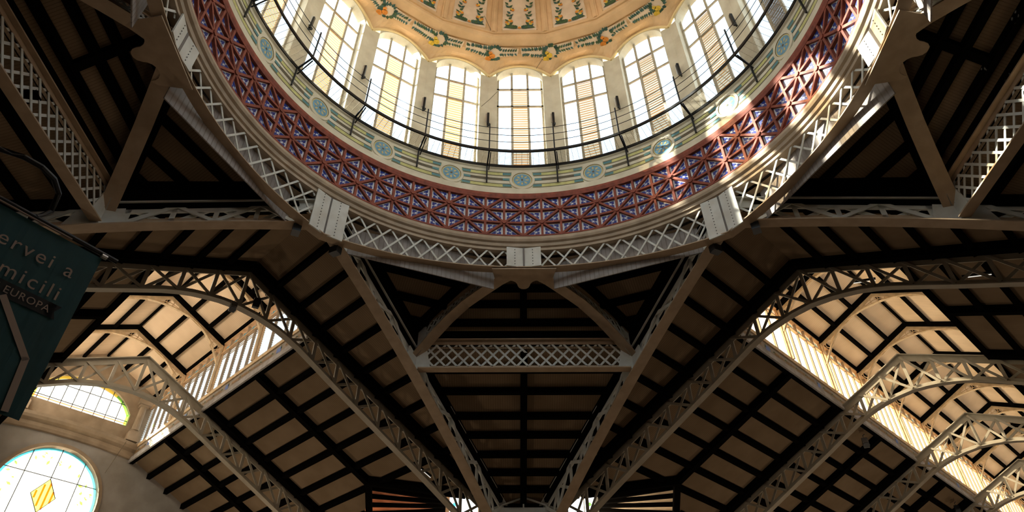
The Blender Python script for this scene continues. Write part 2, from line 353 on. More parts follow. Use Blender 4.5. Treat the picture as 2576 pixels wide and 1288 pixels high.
# --- dome
dome = thing('dome', (0, 0, 26.5), 'ochre painted dome with fruit garlands and leafy wreaths in its panels', 'dome')
shell = MB(); lines = MB()
IN = [(9.14, None), (8.95, None), (8.72, 27.22), (8.40, 27.26), (8.05, 27.42), (7.75, 27.55), (7.66, 27.62)]
UP = [(7.64, 27.85), (7.60, 28.3), (7.45, 29.2), (7.1, 30.4), (6.5, 31.7), (5.6, 33.0), (4.3, 34.1), (2.6, 34.9), (.6, 35.2)]
for k in range(20):
    rot = Matrix.Rotation(-R_(18 * k), 3, 'Z'); n = 12
    def sp(q, t):
        r, z = IN[q]
        if q == 0: z = corn(t)
        elif q == 1: z = corn(t) * .55 + 27.2 * .45 + .03
        elif q == 2: z = 27.22 + .0 * t
        return rot @ bayp(r, t, z)
    for i in range(n):
        t0 = -9 + 18 * i / n; t1 = -9 + 18 * (i + 1) / n
        for q in range(len(IN) - 1): shell.face([sp(q, t0), sp(q, t1), sp(q + 1, t1), sp(q + 1, t0)], 0)
        # gold rim along the scalloped arch
        a0, a1 = bayp(RW - .03, t0, corn(t0) - .06), bayp(RW - .03, t1, corn(t1) - .06)
        lines.bar(rot @ a0, rot @ a1, .10, .09, side=(0, 0, 1), m=1)
    for q in range(len(UP) - 1):
        (r0, z0), (r1, z1) = UP[q], UP[q + 1]
        shell.face([rot @ bayp(r0, -9, z0), rot @ bayp(r0, 9, z0), rot @ bayp(r1, 9, z1), rot @ bayp(r1, -9, z1)], 0)
        if q < 6:   # sunken pink panel drawn as an inlaid plate
            f0 = .68
            shell.face([rot @ bayp(r0 - .02, -9 * f0, z0 + (.22 if q == 0 else 0)), rot @ bayp(r0 - .02, 9 * f0, z0 + (.22 if q == 0 else 0)), rot @ bayp(r1 - .02, 9 * f0, z1), rot @ bayp(r1 - .02, -9 * f0, z1)], 1)
    for t in (-9,):   # rib between panels
        pts = [rot @ bayp(r - .05, t, z) for r, z in UP]; sd_ = rot @ bayp(1, t, 0).cross(Vector((0, 0, 1)))
        rb = MB(); rb.sweep(pts, sd_, BOX(.26, .10)); rb.sweep([p - (rot @ bayp(1, t, 0)).normalized() * .05 for p in pts], sd_, BOX(.12, .08))
        rb.build('rib', 'ochre', dome)
    shell.face([rot @ bayp(7.66, -9, 27.62), rot @ bayp(7.66, 9, 27.62), rot @ bayp(7.64, 9, 27.85), rot @ bayp(7.64, -9, 27.85)], 0)
    lines.bar(rot @ bayp(7.62, -9, 27.80), rot @ bayp(7.62, 9, 27.80), .08, .10, m=0)
    lines.bar(rot @ bayp(8.06, -9, 27.40), rot @ bayp(8.06, 9, 27.40), .03, .03, m=2)
    for s_ in (-1, 1):
        for q in range(6):
            (r0, z0), (r1, z1) = UP[q], UP[q + 1]
            lines.bar(rot @ bayp(r0 - .03, 9 * .68 * s_, z0 + (.22 if q == 0 else 0)), rot @ bayp(r1 - .03, 9 * .68 * s_, z1), .035, .03, m=0)
shell.build('dome_shell', ['ochre', 'panel_pink'], dome)
lines.build('moulding_line', ['ochre', 'gold_rim', 'ochre_line'], dome)
# painted garlands on the soffit (one per pier) and wreaths on the panels (one per bay)
def leafpoly(mb, c, d, w, L, nrm, m):
    s_ = d.cross(nrm).normalized() * w
    mb.face([c + nrm * .01, c + d * L * .35 + s_ + nrm * .01, c + d * L + nrm * .012, c + d * L * .35 - s_ + nrm * .01], m)
def disc(mb, c, r, nrm, m, n=10, off=.02):
    e = nrm.orthogonal().normalized(); g = nrm.cross(e)
    mb.face([c + nrm * off + (e * math.cos(2 * PI * i / n) + g * math.sin(2 * PI * i / n)) * r for i in range(n)], m)
for k in range(20):
    az = 18 * k + 9
    if abs(((az + 180) % 360) - 180) > 115: continue
    g = MB()
    def sof(x, y):     # x metres along the ring, y metres inward from r=8.55
        r = 8.55 - y; z = 27.24 + max(0, (8.40 - r)) * .42 - .015
        p = pol(r / math.cos(0), az + math.degrees(x / r), z); off = abs(x) / r
        p = pol(r * (math.cos(R_(9)) / math.cos(R_(9) - min(off, R_(9)))), az + math.degrees(x / r), z); return p
    N = Vector((0, 0, -1))
    pale = [sof(x, y) + N * .006 for x, y in [(-1.25, .02), (-.5, -.10), (-.1, -.30), (.3, -.12), (1.25, 0), (1.25, .32), (.5, .38), (0, .44), (-.5, .38), (-1.25, .34)]]
    for i in range(len(pale)): g.face([sof(0, .05) + N * .006, pale[i], pale[(i + 1) % len(pale)]], 3)
    rnd = random.Random(k)
    for i in range(12):      # left sprig, thickening towards the fruit
        x = -1.14 + i * .098 + rnd.uniform(-.02, .02)
        for s_ in (-1, 1):
            h_ = .07 + .009 * i + rnd.uniform(-.02, .03); d = (sof(x - rnd.uniform(.02, .14), .15 + s_ * h_ * 2) - sof(x, .15)).normalized(); leafpoly(g, sof(x, .15 + s_ * h_ * .5), d, .058, .20 + .004 * i, N, rnd.choice([0, 0, 4]))
    for i in range(6):       # right sprig
        x = .52 + i * .115
        for s_ in (-1, 1):
            d = (sof(x + rnd.uniform(.03, .12), .15 + s_ * .15) - sof(x, .15)).normalized(); leafpoly(g, sof(x, .15 + s_ * .03), d, .055, .19, N, rnd.choice([0, 0, 4]))
    for i in range(30):      # cluster round the fruit
        a_ = rnd.uniform(0, 2 * PI); x = .14 + .24 * math.cos(a_); y = .10 + .24 * math.sin(a_)
        d = (sof(x + .1 * math.cos(a_), y + .1 * math.sin(a_)) - sof(x, y)).normalized(); leafpoly(g, sof(x, y), d, .08, .2, N, rnd.choice([0, 0, 4]))
    fm = 1 if k % 2 else 2
    g.build('fruit_garland', ['leaf_blue', 'orange_fruit', 'lemon_fruit', 'panel_pink', 'leaf'], dome)
    gp_ = last_[0]
    for x, y, r in ((-.12, -.20, .14), (.06, -.02, .14), (-.04, .14, .09)):
        g = MB(); disc(g, sof(x, y), r, N, 0, 14, .024); g.build('fruit', ['orange_fruit' if fm == 1 else 'lemon_fruit'], gp_)
for k in range(20):
    az = 18 * k
    if abs(((az + 180) % 360) - 180) > 115: continue
    g = MB(); rot = Matrix.Rotation(-R_(az), 3, 'Z')
    L_ = [0.0]
    for (r0, z0), (r1, z1) in zip(UP, UP[1:]): L_.append(L_[-1] + math.hypot(r1 - r0, z1 - z0))
    def pan(x, s):
        for q in range(len(UP) - 1):
            if s <= L_[q + 1]: break
        t = (s - L_[q]) / (L_[q + 1] - L_[q]); r = lerp(UP[q][0], UP[q + 1][0], t) - .035; z = lerp(UP[q][1], UP[q + 1][1], t)
        return rot @ Vector((x, r, z))
    N = -(rot @ Vector((0, 1, .15))).normalized(); rnd = random.Random(100)
    path = []
    for i in range(41):
        t = i / 40; ang = -.5 * PI + (t * 2 - 1) * PI * .72
        path.append((.48 * math.cos(ang) * (1 if True else 0), 1.55 + 1.25 * math.sin(ang)))
    for s_ in (-1, 1):
        for i in range(15):      # side branches
            yy = .55 + i * .19; xx = s_ * (.46 + .05 * math.sin(i * 1.1))
            for q in (-1, 1):
                d = (pan(xx + q * s_ * .12, yy + .13) - pan(xx, yy)).normalized()
                if (i + q) % 3: leafpoly(g, pan(xx, yy), d, .072, .26, N, rnd.choice([0, 0, 4]))
            if i % 4 == 1: disc(g, pan(xx - s_ * .12, yy + .05), .085, N, 1); disc(g, pan(xx - s_ * .05, yy + .10), .06, N, 2)
        for i in range(6):       # bottom leaves
            xx = s_ * (.09 + i * .09); yy = .36 + .015 * i
            for q in (-1, 1):
                d = (pan(xx + s_ * .12, yy + (.16 if q > 0 else -.05)) - pan(xx, yy)).normalized(); leafpoly(g, pan(xx, yy), d, .06, .22, N, rnd.choice([0, 0, 4]))
        disc(g, pan(s_ * .60, .72), .075, N, 1); disc(g, pan(s_ * .53, .60), .07, N, 2)
    disc(g, pan(0, .33), .075, N, 1)
    g.build('leafy_wreath', ['leaf', 'orange_fruit', 'lemon_fruit', 'panel_pink', 'leaf_blue'], dome)
# --- drum windows
POS = {0: 'straight ahead at the bottom of the ring'}
def win_label(k):
    kk = k if k <= 10 else k - 20
    nth = ['first', 'second', 'third', 'fourth', 'fifth', 'sixth', 'seventh']
    if kk == 0: return 'tall arched dome window with amber louvred middle, lowest in the photo'
    side = 'right' if kk > 0 else 'left'
    return 'tall arched dome window, %s to the %s of the lowest one' % (nth[min(abs(kk), 7) - 1], side)
RG = RW + .36
for k in list(range(-6, 7)):
    az = 18 * k; rot = Matrix.Rotation(-R_(az), 3, 'Z')
    wd = thing('window_%d' % (k + 7), tuple(pol(RG, az, 20.3)), win_label(k), 'window', 'tall windows around the dome drum', 'structure')
    fr_ = MB(); X = lambda t: RG * math.tan(R_(t))
    def bb(x0, x1, z0, z1, d=.07, m=0):
        fr_.mesh([rot @ Vector(p) for p in [(x0, RG - d, z0), (x1, RG - d, z0), (x1, RG, z0), (x0, RG, z0), (x0, RG - d, z1), (x1, RG - d, z1), (x1, RG, z1), (x0, RG, z1)]],
                 [(0, 3, 2, 1), (4, 5, 6, 7), (0, 1, 5, 4), (1, 2, 6, 5), (2, 3, 7, 6), (3, 0, 4, 7)], m)
    HW = 1.06
    for x in (-HW + .04, HW - .04): bb(x - .05, x + .05, 20.3, 26.7)
    for x in (-.37, .37): bb(x - .05, x + .05, 20.3, archz(2.2))
    for z in (20.34, 24.68, 25.92): bb(-HW, HW, z - .045, z + .045)
    fr_.build('window_frame', 'frame_pale', wd)
    for x0, x1, nm, mt in ((-HW, -.37, 'side_pane', 'glass_clear'), (.37, HW, 'side_pane', 'glass_clear'), (-.37, .37, 'top_pane', 'glass_clear')):
        g = MB(); n = 5; zlo = 20.3 if nm == 'side_pane' else 25.95
        ar = [(x0 + (x1 - x0) * i / n) for i in range(n + 1)]
        g.face([rot @ Vector((x0, RG + .02, zlo)), rot @ Vector((x1, RG + .02, zlo))] + [rot @ Vector((x, RG + .02, archz(math.degrees(math.atan(x / RG))) + .02)) for x in ar[::-1]])
        g.build(nm, mt, wd)
    g = MB(); g.face([rot @ Vector(p) for p in [(-.35, RG + .03, 20.3), (.35, RG + .03, 20.3), (.35, RG + .03, 25.9), (-.35, RG + .03, 25.9)]])
    g.build('louvred_pane', 'glass_grey' if k >= 4 else 'glass_amber', wd)
    if k >= 2:
        sl = MB()
        for i in range(40):
            z = 20.4 + i * .137; sl.face([rot @ Vector(p) for p in [(-.34, RG - .01, z), (.34, RG - .01, z), (.34, RG + .06, z + .07), (-.34, RG + .06, z + .07)]])
        sl.build('louvre_slat', 'frame_pale', wd)['kind'] = 'stuff'
gz = MB()
for k in range(7, 14):
    rot = Matrix.Rotation(-R_(18 * k), 3, 'Z')
    gz.face([rot @ Vector(p) for p in [(-1.06, RG, 20.3), (1.06, RG, 20.3), (1.06, RG, 27.2), (-1.06, RG, 27.2)]])
o = gz.build('window_20', 'glass_clear'); tag(o, 'tall dome windows behind the viewer, outside the picture', 'window', kind='structure')
# --- gallery walkway, railing, brackets
wk = thing('gallery_walkway', (0, 0, 20.25), 'black iron grating walkway ring under the dome windows', 'walkway')
gr = MB()
for i in range(240):
    a = i * 1.5
    if abs(((a + 180) % 360) - 180) > 118: continue
    gr.sweep([pol(8.33, a, 20.42), pol(8.99, a, 20.30)], Vector((math.cos(R_(a)), -math.sin(R_(a)), 0)), BOX(.012, .012))
for r, z in [(8.33 + .04 * j, 20.42 - .007 * j) for j in range(1, 17)]:
    pts = [pol(r, -118 + i * 2, z) for i in range(119)]
    gr.sweep(pts, [Vector((p.x, p.y, 0)).normalized() for p in pts], BOX(.009, .009))
gr.build('grating', 'frame_pale', wk)
for nm, r, z, w_, h in (('inner_rim', 8.33, 20.46, .05, .12), ('outer_rim', 8.98, 20.25, .06, .12)):
    pts = [pol(r, i * 3, z) for i in range(120)]; g = MB(); g.sweep(pts, [Vector((p.x, p.y, 0)).normalized() for p in pts], BOX(w_, h), close=True); g.build(nm, 'black_iron', wk)
for z in (20.97, 21.38, 21.80):
    g = MB(); g.tube([pol(8.31, i * 3, z) for i in range(120)], .014, 5, close=True); g.build('rail', 'black_iron', wk)
for k in range(-6, 6):
    a = 18 * k + 9; rot = Matrix.Rotation(-R_(a), 3, 'Z'); g = MB(); T = lambda x, r, z: rot @ Vector((x, r, z))
    g.bar(T(0, 8.33, 20.4), T(0, 8.31, 22.0), .05, .05); g.build('rail_post', 'black_iron', wk)
    g = MB(); g.bar(T(0, 8.33, 20.42), T(0, 8.97, 20.18), .05, .06); g.bar(T(0, 8.97, 19.25), T(0, 8.96, 20.25), .06, .05); g.bar(T(.07, 8.36, 20.36), T(.07, 8.97, 19.95), .035, .04)
    g.build('bracket', 'black_iron', wk)
for k in (-5, -4, -3, -2, -1, 0, 1, 2, 3, 4, -6):
    a = 18 * k + 9; rot = Matrix.Rotation(-R_(a), 3, 'Z'); T = lambda x, r, z: rot @ Vector((x, r, z))
    nth = ['first', 'second', 'third', 'fourth', 'fifth', 'sixth', 'seventh']
    lb = 'small dark wall lamp on the pier %s of the lowest dome window' % ('right' if k == 0 else 'left') if k in (0, -1) else 'dark wall lamp on a dome pier, %s to the %s of the lowest window' % ((nth[k], 'right') if k > 0 else (nth[-k - 1], 'left'))
    t = thing('wall_lamp', tuple(T(0, 9.12, 22.8)), lb, 'lamp', 'wall lamps on the piers under the dome')
    g = MB(); g.bar(T(0, 9.06, 22.85), T(0, 9.02, 23.55), .10, .10); hs_ = g.build('lamp_housing', 'black_iron', t)
    g = MB(); g.bar(T(-.08, 9.05, 22.95), T(-.08, 9.02, 23.5), .06, .05); g.build('reflector', 'steel', hs_)
    g = MB(); g.bar(T(0, 9.14, 22.86), T(.05, 8.98, 22.8), .09, .07); g.build('bracket', 'black_iron', t)
# thin wires in the dome
for lb, a_, b_ in (('thin wire slanting from a right pier up across the dome garlands', pol(9.0, 5, 26.9), pol(7.3, 24, 29.4)), ('thin wire slanting across the pier left of the lowest dome window', pol(9.05, -11, 24.0), pol(9.05, -6.5, 25.2)), ('thin wire slanting across the panel at upper left of the dome', pol(7.3, -13, 28.5), pol(8.5, -5, 27.2))):
    g = MB(); g.tube([a_ * 1.0, (a_ + b_) / 2 + V3(0, 0, -.05), b_], .012, 5); tag(g.build('wire', 'dark_line', base=tuple(a_ + V3(0, 0, EYE))), lb, 'wire')

# ================================================================== RING GIRDER
RL = 9.28
def zb(az):
    a = ((az + 22.5 + 360) % 45) - 22.5; a90 = ((az + 45 + 360) % 90) - 45
    return 15.30 - .72 * (abs(a90) / 45) ** 1.9
def ring_seg(az0, label):
    t = thing('ring_girder', tuple(pol(RL, az0 + 22.5, 14.6)), label, 'girder', 'lattice girders of the ring under the drum')
    a0, a1 = az0 + 3.6, az0 + 41.4; n = 26; azs = [az0 + 45 * i / n for i in range(n + 1)]
    rad = [pol(1, a, 0) for a in azs]
    g = MB(); g.sweep([pol(RL + .05, a, zb(a) - .04) for a in azs], rad, TEE(.36, .035, .10, .05)); g.build('bottom_chord', 'iron_brown', t)
    g = MB(); g.sweep([pol(RL, a, 16.12) for a in azs], rad, BOX(.10, .12)); g.build('top_chord', 'iron', t)
    g = MB(); s0, s1 = R_(a0) * RL, R_(a1) * RL; sp_ = .60; slope = 1.30
    import itertools
    for dr in (1, -1):
        s = s0 - 3
        while s < s1 + 3:
            # line z = 16.1 - dr*slope*(x-s) ; sample and clip
            best = []
            for i in range(61):
                z = 14.4 + (16.08 - 14.4) * i / 60; x = s + dr * (16.08 - z) / slope
                az = math.degrees(x / RL)
                if s0 <= x <= s1 and z >= zb(az): best.append((x, z))
            if len(best) > 2:
                p = [pol(RL + (.02 if dr > 0 else -.02), math.degrees(x / RL), z) for x, z in (best[0], best[len(best) // 2], best[-1])]
                g.sweep(p, [Vector((q.x, q.y, 0)).normalized() for q in p], BOX(.025, .065))
            s += sp_
    g.build('lattice', 'iron', t)
    return t
SEGN = {-135: 'cream lattice ring girder cut by the top left edge of the picture', -90: 'cream lattice ring girder on the left, beside the big left junction plate', -45: 'cream lattice ring girder at lower left of the ring, left of the central post',
        0: 'cream lattice ring girder at lower right of the ring, right of the central post', 45: 'cream lattice ring girder on the right, sunlit in its upper part', 90: 'cream lattice ring girder cut by the top right edge of the picture'}
for az0, lb in SEGN.items(): ring_seg(az0, lb)
PN = {-90: 'riveted pale post of the ring at far left, beside the left junction plate', -45: 'riveted pale double-plate post at lower left of the ring', 0: 'riveted pale double-plate post at the lowest middle point of the ring', 45: 'riveted pale double-plate post at lower right of the ring', 90: 'riveted pale post of the ring at far right, bright in the sun'}
for az, lb in PN.items():
    t = thing('ring_post', tuple(pol(RL, az, zb(az))), lb, 'post', 'riveted posts of the ring girder')
    rot = Matrix.Rotation(-R_(az), 3, 'Z'); z0, z1 = zb(az) - .02, 16.14
    for s_ in (-1, 1):
        g = MB(); P = [rot @ Vector(p) for p in [(.02 * s_, RL - .10, z0), (.62 * s_, RL - .20, z0), (.62 * s_, RL - .20, z1), (.02 * s_, RL - .10, z1)]]
        g.prism(P, (rot @ Vector((0, 1, 0))) * .05); pp_ = g.build('post_plate', 'iron', t)
        g = MB(); nz = int((z1 - z0) / .13)
        for i in range(nz):
            c = rot @ Vector((.32 * s_, RL - .155, z0 + .1 + i * .13)); g.cyl(c, .018, -(rot @ Vector((0, 1, 0))), .015, 6)
        g.build('rivet_row', 'rivet', pp_)
    g = MB(); g.bar(rot @ Vector((0, RL - .08, z0)), rot @ Vector((0, RL - .08, z1)), .06, .10); g.build('seam_strip', 'rivet', t)

# ================================================================== CROSSING TRUSSES (V-shaped in plan, apex at the ring posts)
def zl0(v): v = abs(v); return 15.0 - .345 * v - .011 * v * v
def zu0(v): return 16.18 - SL * abs(v)
def crossing(az, label):
    N = Nave(az); t = thing('crossing_truss', tuple(N.P(9.4, 0, 15)), label, 'truss', 'gable trusses that carry the ring at the four naves')
    def Q(v, z, du=0): return N.P(t0u(v) + du, v, z)
    for sgn in (-1, 1):
        vs = [sgn * x for x in (0.0, .5, 1.2, 2, 3, 4, 5, 6, 7, 8, 9, 10, 11, 12, 13.2)]
        side = (N.a + N.b * (-.352 * sgn)).normalized()
        g = MB(); g.sweep([Q(v, zl0(v)) for v in vs], side, TEE(.42, .04, .26, .06)); g.build('bottom_chord', 'iron_brown', t)
        g = MB(); g.sweep([Q(v, zu0(v) - .05) for v in vs], side, inv(TEE(.36, .04, .34, .06))); g.build('top_chord', 'iron', t)
        nodes = [.9 + 1.06 * i for i in range(12)]
        for i, v in enumerate(nodes):
            if v > 13.2: break
            g = MB(); g.bar(Q(sgn * v, zl0(v) + .04), Q(sgn * v, zu0(v) - .1), .06, .14, side=side); g.build('vertical', 'iron', t)
            if i + 1 < len(nodes) and nodes[i + 1] < 13.3:
                w2 = nodes[i + 1]; a, b = (v, w2) if i % 2 else (w2, v)
                g = MB(); g.bar(Q(sgn * a, zl0(a) + .12, .07), Q(sgn * b, zu0(b) - .2, .07), .05, .12, side=side); g.build('brace', 'iron', t)
                g = MB(); g.bar(Q(sgn * b, zl0(b) + .12, -.07), Q(sgn * a, zu0(a) - .2, -.07), .05, .12, side=side); g.build('brace', 'iron', t)
        g = MB(); P = [Q(sgn * v, z, -.10) for v, z in ((5.1, zl0(5.1) + .03), (6.5, zl0(6.5) + .03), (6.2, zu0(6.2) - .05), (5.3, zu0(5.3) - .05))]; g.prism(P, side * .05); g.build('gusset_plate', 'iron', t)
        g = MB(); c = Q(sgn * .75, zl0(.8) - .16); g.bar(c - side * .16, c + side * .16, .26, .26); g.build('bearing_block', 'black_iron', t)
    return t
crossing(-45, 'grey gable truss of the left nave mouth, its apex under the lower left ring post')
crossing(45, 'grey gable truss of the right nave mouth, its apex under the lower right ring post')

# ================================================================== CORNERS (straight ahead, left, right): struts, girder, junction plate, roof facets
STRUTZ = [(0, 15.28), (.7, 15.22), (1.5, 15.02), (2.3, 14.78), (3.1, 14.36), (4.0, 13.72), (4.9, 12.95)]
CN = {0: ('ahead', 'the far corner below the ring'), -90: ('left', 'the left corner'), 90: ('right', 'the right corner')}
def corner(az):
    M = Matrix.Rotation(-R_(az), 3, 'Z'); T = lambda x, y, z: M @ Vector((x, y, z))
    where = {0: 'below the ring, straight ahead', -90: 'at the left edge of the picture', 90: 'at the right edge of the picture'}[az]
    for s_ in (-1, 1):
        A0 = Vector((0.25 * s_, 9.50, 0)); B0 = Vector((4.04 * s_, 12.03, 0)); d = (B0 - A0); L = d.length; d.normalize(); nrm = Vector((-d.y, d.x, 0))
        sn = {0: {-1: 'left', 1: 'right'}, -90: {-1: 'lower', 1: 'upper'}, 90: {-1: 'upper', 1: 'lower'}}
        which = {(0, -1): 'left of the two below the central ring post', (0, 1): 'right of the two below the central ring post', (-90, 1): 'running down from the left junction plate', (-90, -1): 'cut by the top edge above the left junction plate',
                 (90, -1): 'running down from the right junction plate', (90, 1): 'cut by the top edge above the right junction plate'}[(az, s_)]
        t = thing('lattice_strut', tuple(T(*(A0 + Vector((0, 0, 15)))[:])), 'slanting pierced iron strut, ' + which, 'strut', 'diagonal lattice struts that brace the ring')
        pt = lambda x, z, o=0: M @ (A0 + d * x + nrm * o + Vector((0, 0, z)))
        side = M @ nrm; xs = [L * i / 12 for i in range(13)]
        g = MB(); g.sweep([pt(x, interp(x, STRUTZ)) for x in xs], side, TEE(.46, .04, .12, .05)); g.build('bottom_chord', 'iron_brown', t)
        ztop = lambda x: 15.92 - .10 * x - .055 * x * x
        g = MB(); g.sweep([pt(x, ztop(x)) for x in xs], side, inv(TEE(.24, .04, .10, .05))); g.build('top_chord', 'iron_brown', t)
        g = MB(); o_ = .0; x = -.8
        while x < L + .6:
            for dr in (1, -1):
                seg = []
                for i in range(25):
                    xx = x + dr * (i / 24) * .75
                    if 0.35 <= xx <= L - .3: seg.append((xx, lerp(interp(xx, STRUTZ) + .06, ztop(xx) - .04, i / 24)))
                if len(seg) > 3: g.sweep([pt(*seg[0], .01 * dr), pt(*seg[-1], .01 * dr)], side, BOX(.02, .06))
            x += .245
        for i in range(12):
            g.sweep([pt(lerp(.35, L - .3, i / 12), (interp(lerp(.35, L - .3, i / 12), STRUTZ) + ztop(lerp(.35, L - .3, i / 12))) / 2), pt(lerp(.35, L - .3, (i + 1) / 12), (interp(lerp(.35, L - .3, (i + 1) / 12), STRUTZ) + ztop(lerp(.35, L - .3, (i + 1) / 12))) / 2)], side, BOX(.02, .08))
        g.prism([pt(L - .55, interp(L - .55, STRUTZ)), pt(L, interp(L, STRUTZ)), pt(L, ztop(L)), pt(L - .45, ztop(L - .45))], side * .03)
        g.build('lattice_web', 'iron', t)
    # horizontal lattice girder
    t = thing('cross_girder', tuple(T(0, 12.03, 12.8)), 'level iron girder with diamond lattice ' + {0: 'below the V of struts straight ahead', -90: 'running off the left edge of the picture', 90: 'running off the right edge of the picture'}[az], 'girder', 'level lattice girders across the corners')
    Y = M @ Vector((0, 1, 0)); W_ = 3.86
    g = MB(); g.sweep([T(-W_, 12.03, 12.80), T(W_, 12.03, 12.80)], Y, TEE(.34, .04, .16, .05)); g.build('bottom_chord', 'iron_brown', t)
    g = MB(); g.sweep([T(-W_, 12.03, 14.02), T(W_, 12.03, 14.02)], Y, inv(TEE(.34, .04, .18, .05))); g.build('top_chord', 'iron_brown', t)
    g = MB(); x = -W_ + .12; sp_ = .432; hh = .90
    while x < W_ - .05:
        for dr in (1, -1):
            x1 = x + dr * hh * .92; a_, b_ = (x, 12.94), (x1, 13.84)
            if x1 > W_ - .1: f_ = (W_ - .1 - x) / (x1 - x); b_ = (x + (x1 - x) * f_, 12.94 + .9 * f_)
            if x1 < -W_ + .1: f_ = (-W_ + .1 - x) / (x1 - x); b_ = (x + (x1 - x) * f_, 12.94 + .9 * f_)
            g.sweep([T(a_[0], 12.03 + .015 * dr, a_[1]), T(b_[0], 12.03 + .015 * dr, b_[1])], Y, BOX(.02, .075))
        x += sp_
    for s_ in (-1, 1):
        # clipped bars starting at the ends
        for j in range(1, 3):
            z0 = 12.94 + j * .3; x0 = s_ * (W_ - .1); f_ = 13.84 - z0; g.sweep([T(x0, 12.03, z0), T(x0 - s_ * f_ * .92, 12.03, 13.84)], Y, BOX(.02, .075))
        g.prism([T(s_ * (W_ + .1), 12.0, 12.84), T(s_ * (W_ - .45), 12.0, 12.84), T(s_ * (W_ - .2), 12.0, 13.98), T(s_ * (W_ + .1), 12.0, 13.98)], Y * .04)
    g.build('lattice_web', 'iron', t)
    # junction plate under the ring
    out_ = [(-1.32, 9.06)] + [(-.95 + .19 * i, 9.20 + .0 * i) for i in range(0)] + [(1.32, 9.06), (1.55, 9.62)]
    R1 = [(.98, 10.12)] + [(.53 + .31 * math.cos(PI * q / 8), 10.16 - .33 * math.sin(PI * q / 8)) for q in range(9)] + [(.17, 10.28), (.08, 10.35), (0, 10.36)]
    pl = [(-x, y) for x, y in R1]; poly = [(-1.15, 9.15), (1.15, 9.15), (1.0, 9.95)] + R1 + pl[::-1][1:] + [(-1.0, 9.95)]
    t_ = MB(); t_.prism([T(x, y, 15.17) for x, y in poly], (0, 0, .04))
    tag(t_.build('junction_plate', 'iron_brown', base=tuple(T(0, 9.6, 15.17) + Vector((0, 0, EYE)))), 'brown scalloped iron junction plate with a short tongue ' + where, 'plate', 'junction plates under the ring')
for az in (0, -90, 90): corner(az)

# ------------------------------------------------------------------ roofs
def slab_poly(mb, outer, holes, zf, thick=.10, m=0):
    """outer/holes: lists of 2-D world points; zf(x,y) -> z"""
    loops = [[Vector((x, y, 0)) for x, y in outer]] + [[Vector((x, y, 0)) for x, y in h] for h in holes]
    flat = [p for l in loops for p in l]
    tri = geometry.tessellate_polygon(loops)
    vs = [Vector((p.x, p.y, zf(p.x, p.y))) for p in flat]; n = len(vs)
    mb.mesh(vs + [v + Vector((0, 0, thick)) for v in vs], [tuple(t) for t in tri] + [tuple(n + i for i in t)[::-1] for t in tri], m)
    i0 = 0
    for l in loops:
        k = len(l); mb.mesh([vs[i0 + i] for i in range(k)] + [vs[i0 + i] + Vector((0, 0, thick)) for i in range(k)], [(i, (i + 1) % k, k + (i + 1) % k, k + i) for i in range(k)], m); i0 += k
def boards(name, along):   # joints run along 'along' (2-D direction): stripes perpendicular
    d = Vector((along[0], along[1], 0)).normalized(); s_ = Vector((d.y, -d.x, 0)) * 11.0
    return mat(name, (0.25, 0.185, 0.12), 0.75, 0, 0.18, .8, stripes=tuple(s_))
PW, PD = .20, .23     # purlin width, depth
def purlin(t, p, q, w_=PW, d_=PD, name='purlin'):
    side = (Vector(q) - Vector(p)).cross(Vector((0, 0, 1))).normalized()
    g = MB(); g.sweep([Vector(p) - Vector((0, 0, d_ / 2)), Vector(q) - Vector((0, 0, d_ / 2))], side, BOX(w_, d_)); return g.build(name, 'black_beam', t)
def facetC(az, nm):
    M = Matrix.Rotation(-R_(az), 3, 'Z'); T = lambda x, y, z: M @ Vector((x, y, z))
    zz = lambda y: 14.45 + .95 * (12.03 - y) if y < 12.03 else 13.66 - .4696 * (y - 12.04)
    zc = lambda x, y: zz((M.inverted() @ Vector((x, y, 0))).y)
    d = M @ Vector((0, 1, 0)); bm_ = boards('boards_corner_%s' % nm, d[:2])
    loc = [(-.05, 9.25), (.05, 9.25), (4.04, 12.03), (1.04 + .0, 18.46), (.15, 20.3), (-.15, 20.3), (-1.04, 18.46), (-4.04, 12.03)]
    t = thing('ceiling', tuple(T(0, 12, 14)), {'ahead': 'boarded sloping ceiling between the crossing trusses, straight ahead', 'left': 'dark boarded sloping ceiling at the upper left of the picture', 'right': 'dark boarded sloping ceiling at the upper right of the picture'}[nm], 'ceiling', kind='structure')
    g = MB(); yl = lambda x, y: (M.inverted() @ Vector((x, y, 0))).y
    slab_poly(g, [tuple(T(x, y, 0)[:2]) for x, y in loc[:3] + loc[-1:]], [], lambda x, y: 14.45 + .95 * (12.03 - yl(x, y))); slab_poly(g, [tuple(T(x, y, 0)[:2]) for x, y in loc[2:]], [], lambda x, y: 13.66 - .4696 * (yl(x, y) - 12.04)); g.build('board_panel', 'boards_corner_' + nm, t)
    def xl(y): return 4.04 * (y - 9.25) / (12.03 - 9.25) if y < 12.03 else lerp(4.04, 1.04, (y - 12.03) / 6.43) if y < 18.46 else lerp(1.04, .1, (y - 18.46) / 1.84)
    for y in (10.30, 10.79, 11.22, 11.73, 12.75, 13.62, 14.66, 15.48, 16.34, 17.16, 17.95, 18.8, 19.6): xx = xl(y) - (.22 if y < 12 else 0); purlin(t, T(-xx, y, zz(y)), T(xx, y, zz(y)))
    purlin(t, T(0, 10.35, zz(10.35)), T(0, 11.7, zz(11.7)), .26, .24, 'rafter'); purlin(t, T(-4.0, 12.12, 14.5), T(4.0, 12.12, 14.5), .16, .85, 'rafter'); purlin(t, T(0, 12.03, zz(12.03)), T(0, 19.9, zz(19.9)), .26, .24, 'rafter')
    for s_ in (-1, 1): purlin(t, T(3.95 * s_, 12.1, zz(12.1)), T(.95 * s_, 18.4, zz(18.4)), .26, .3, 'rafter')
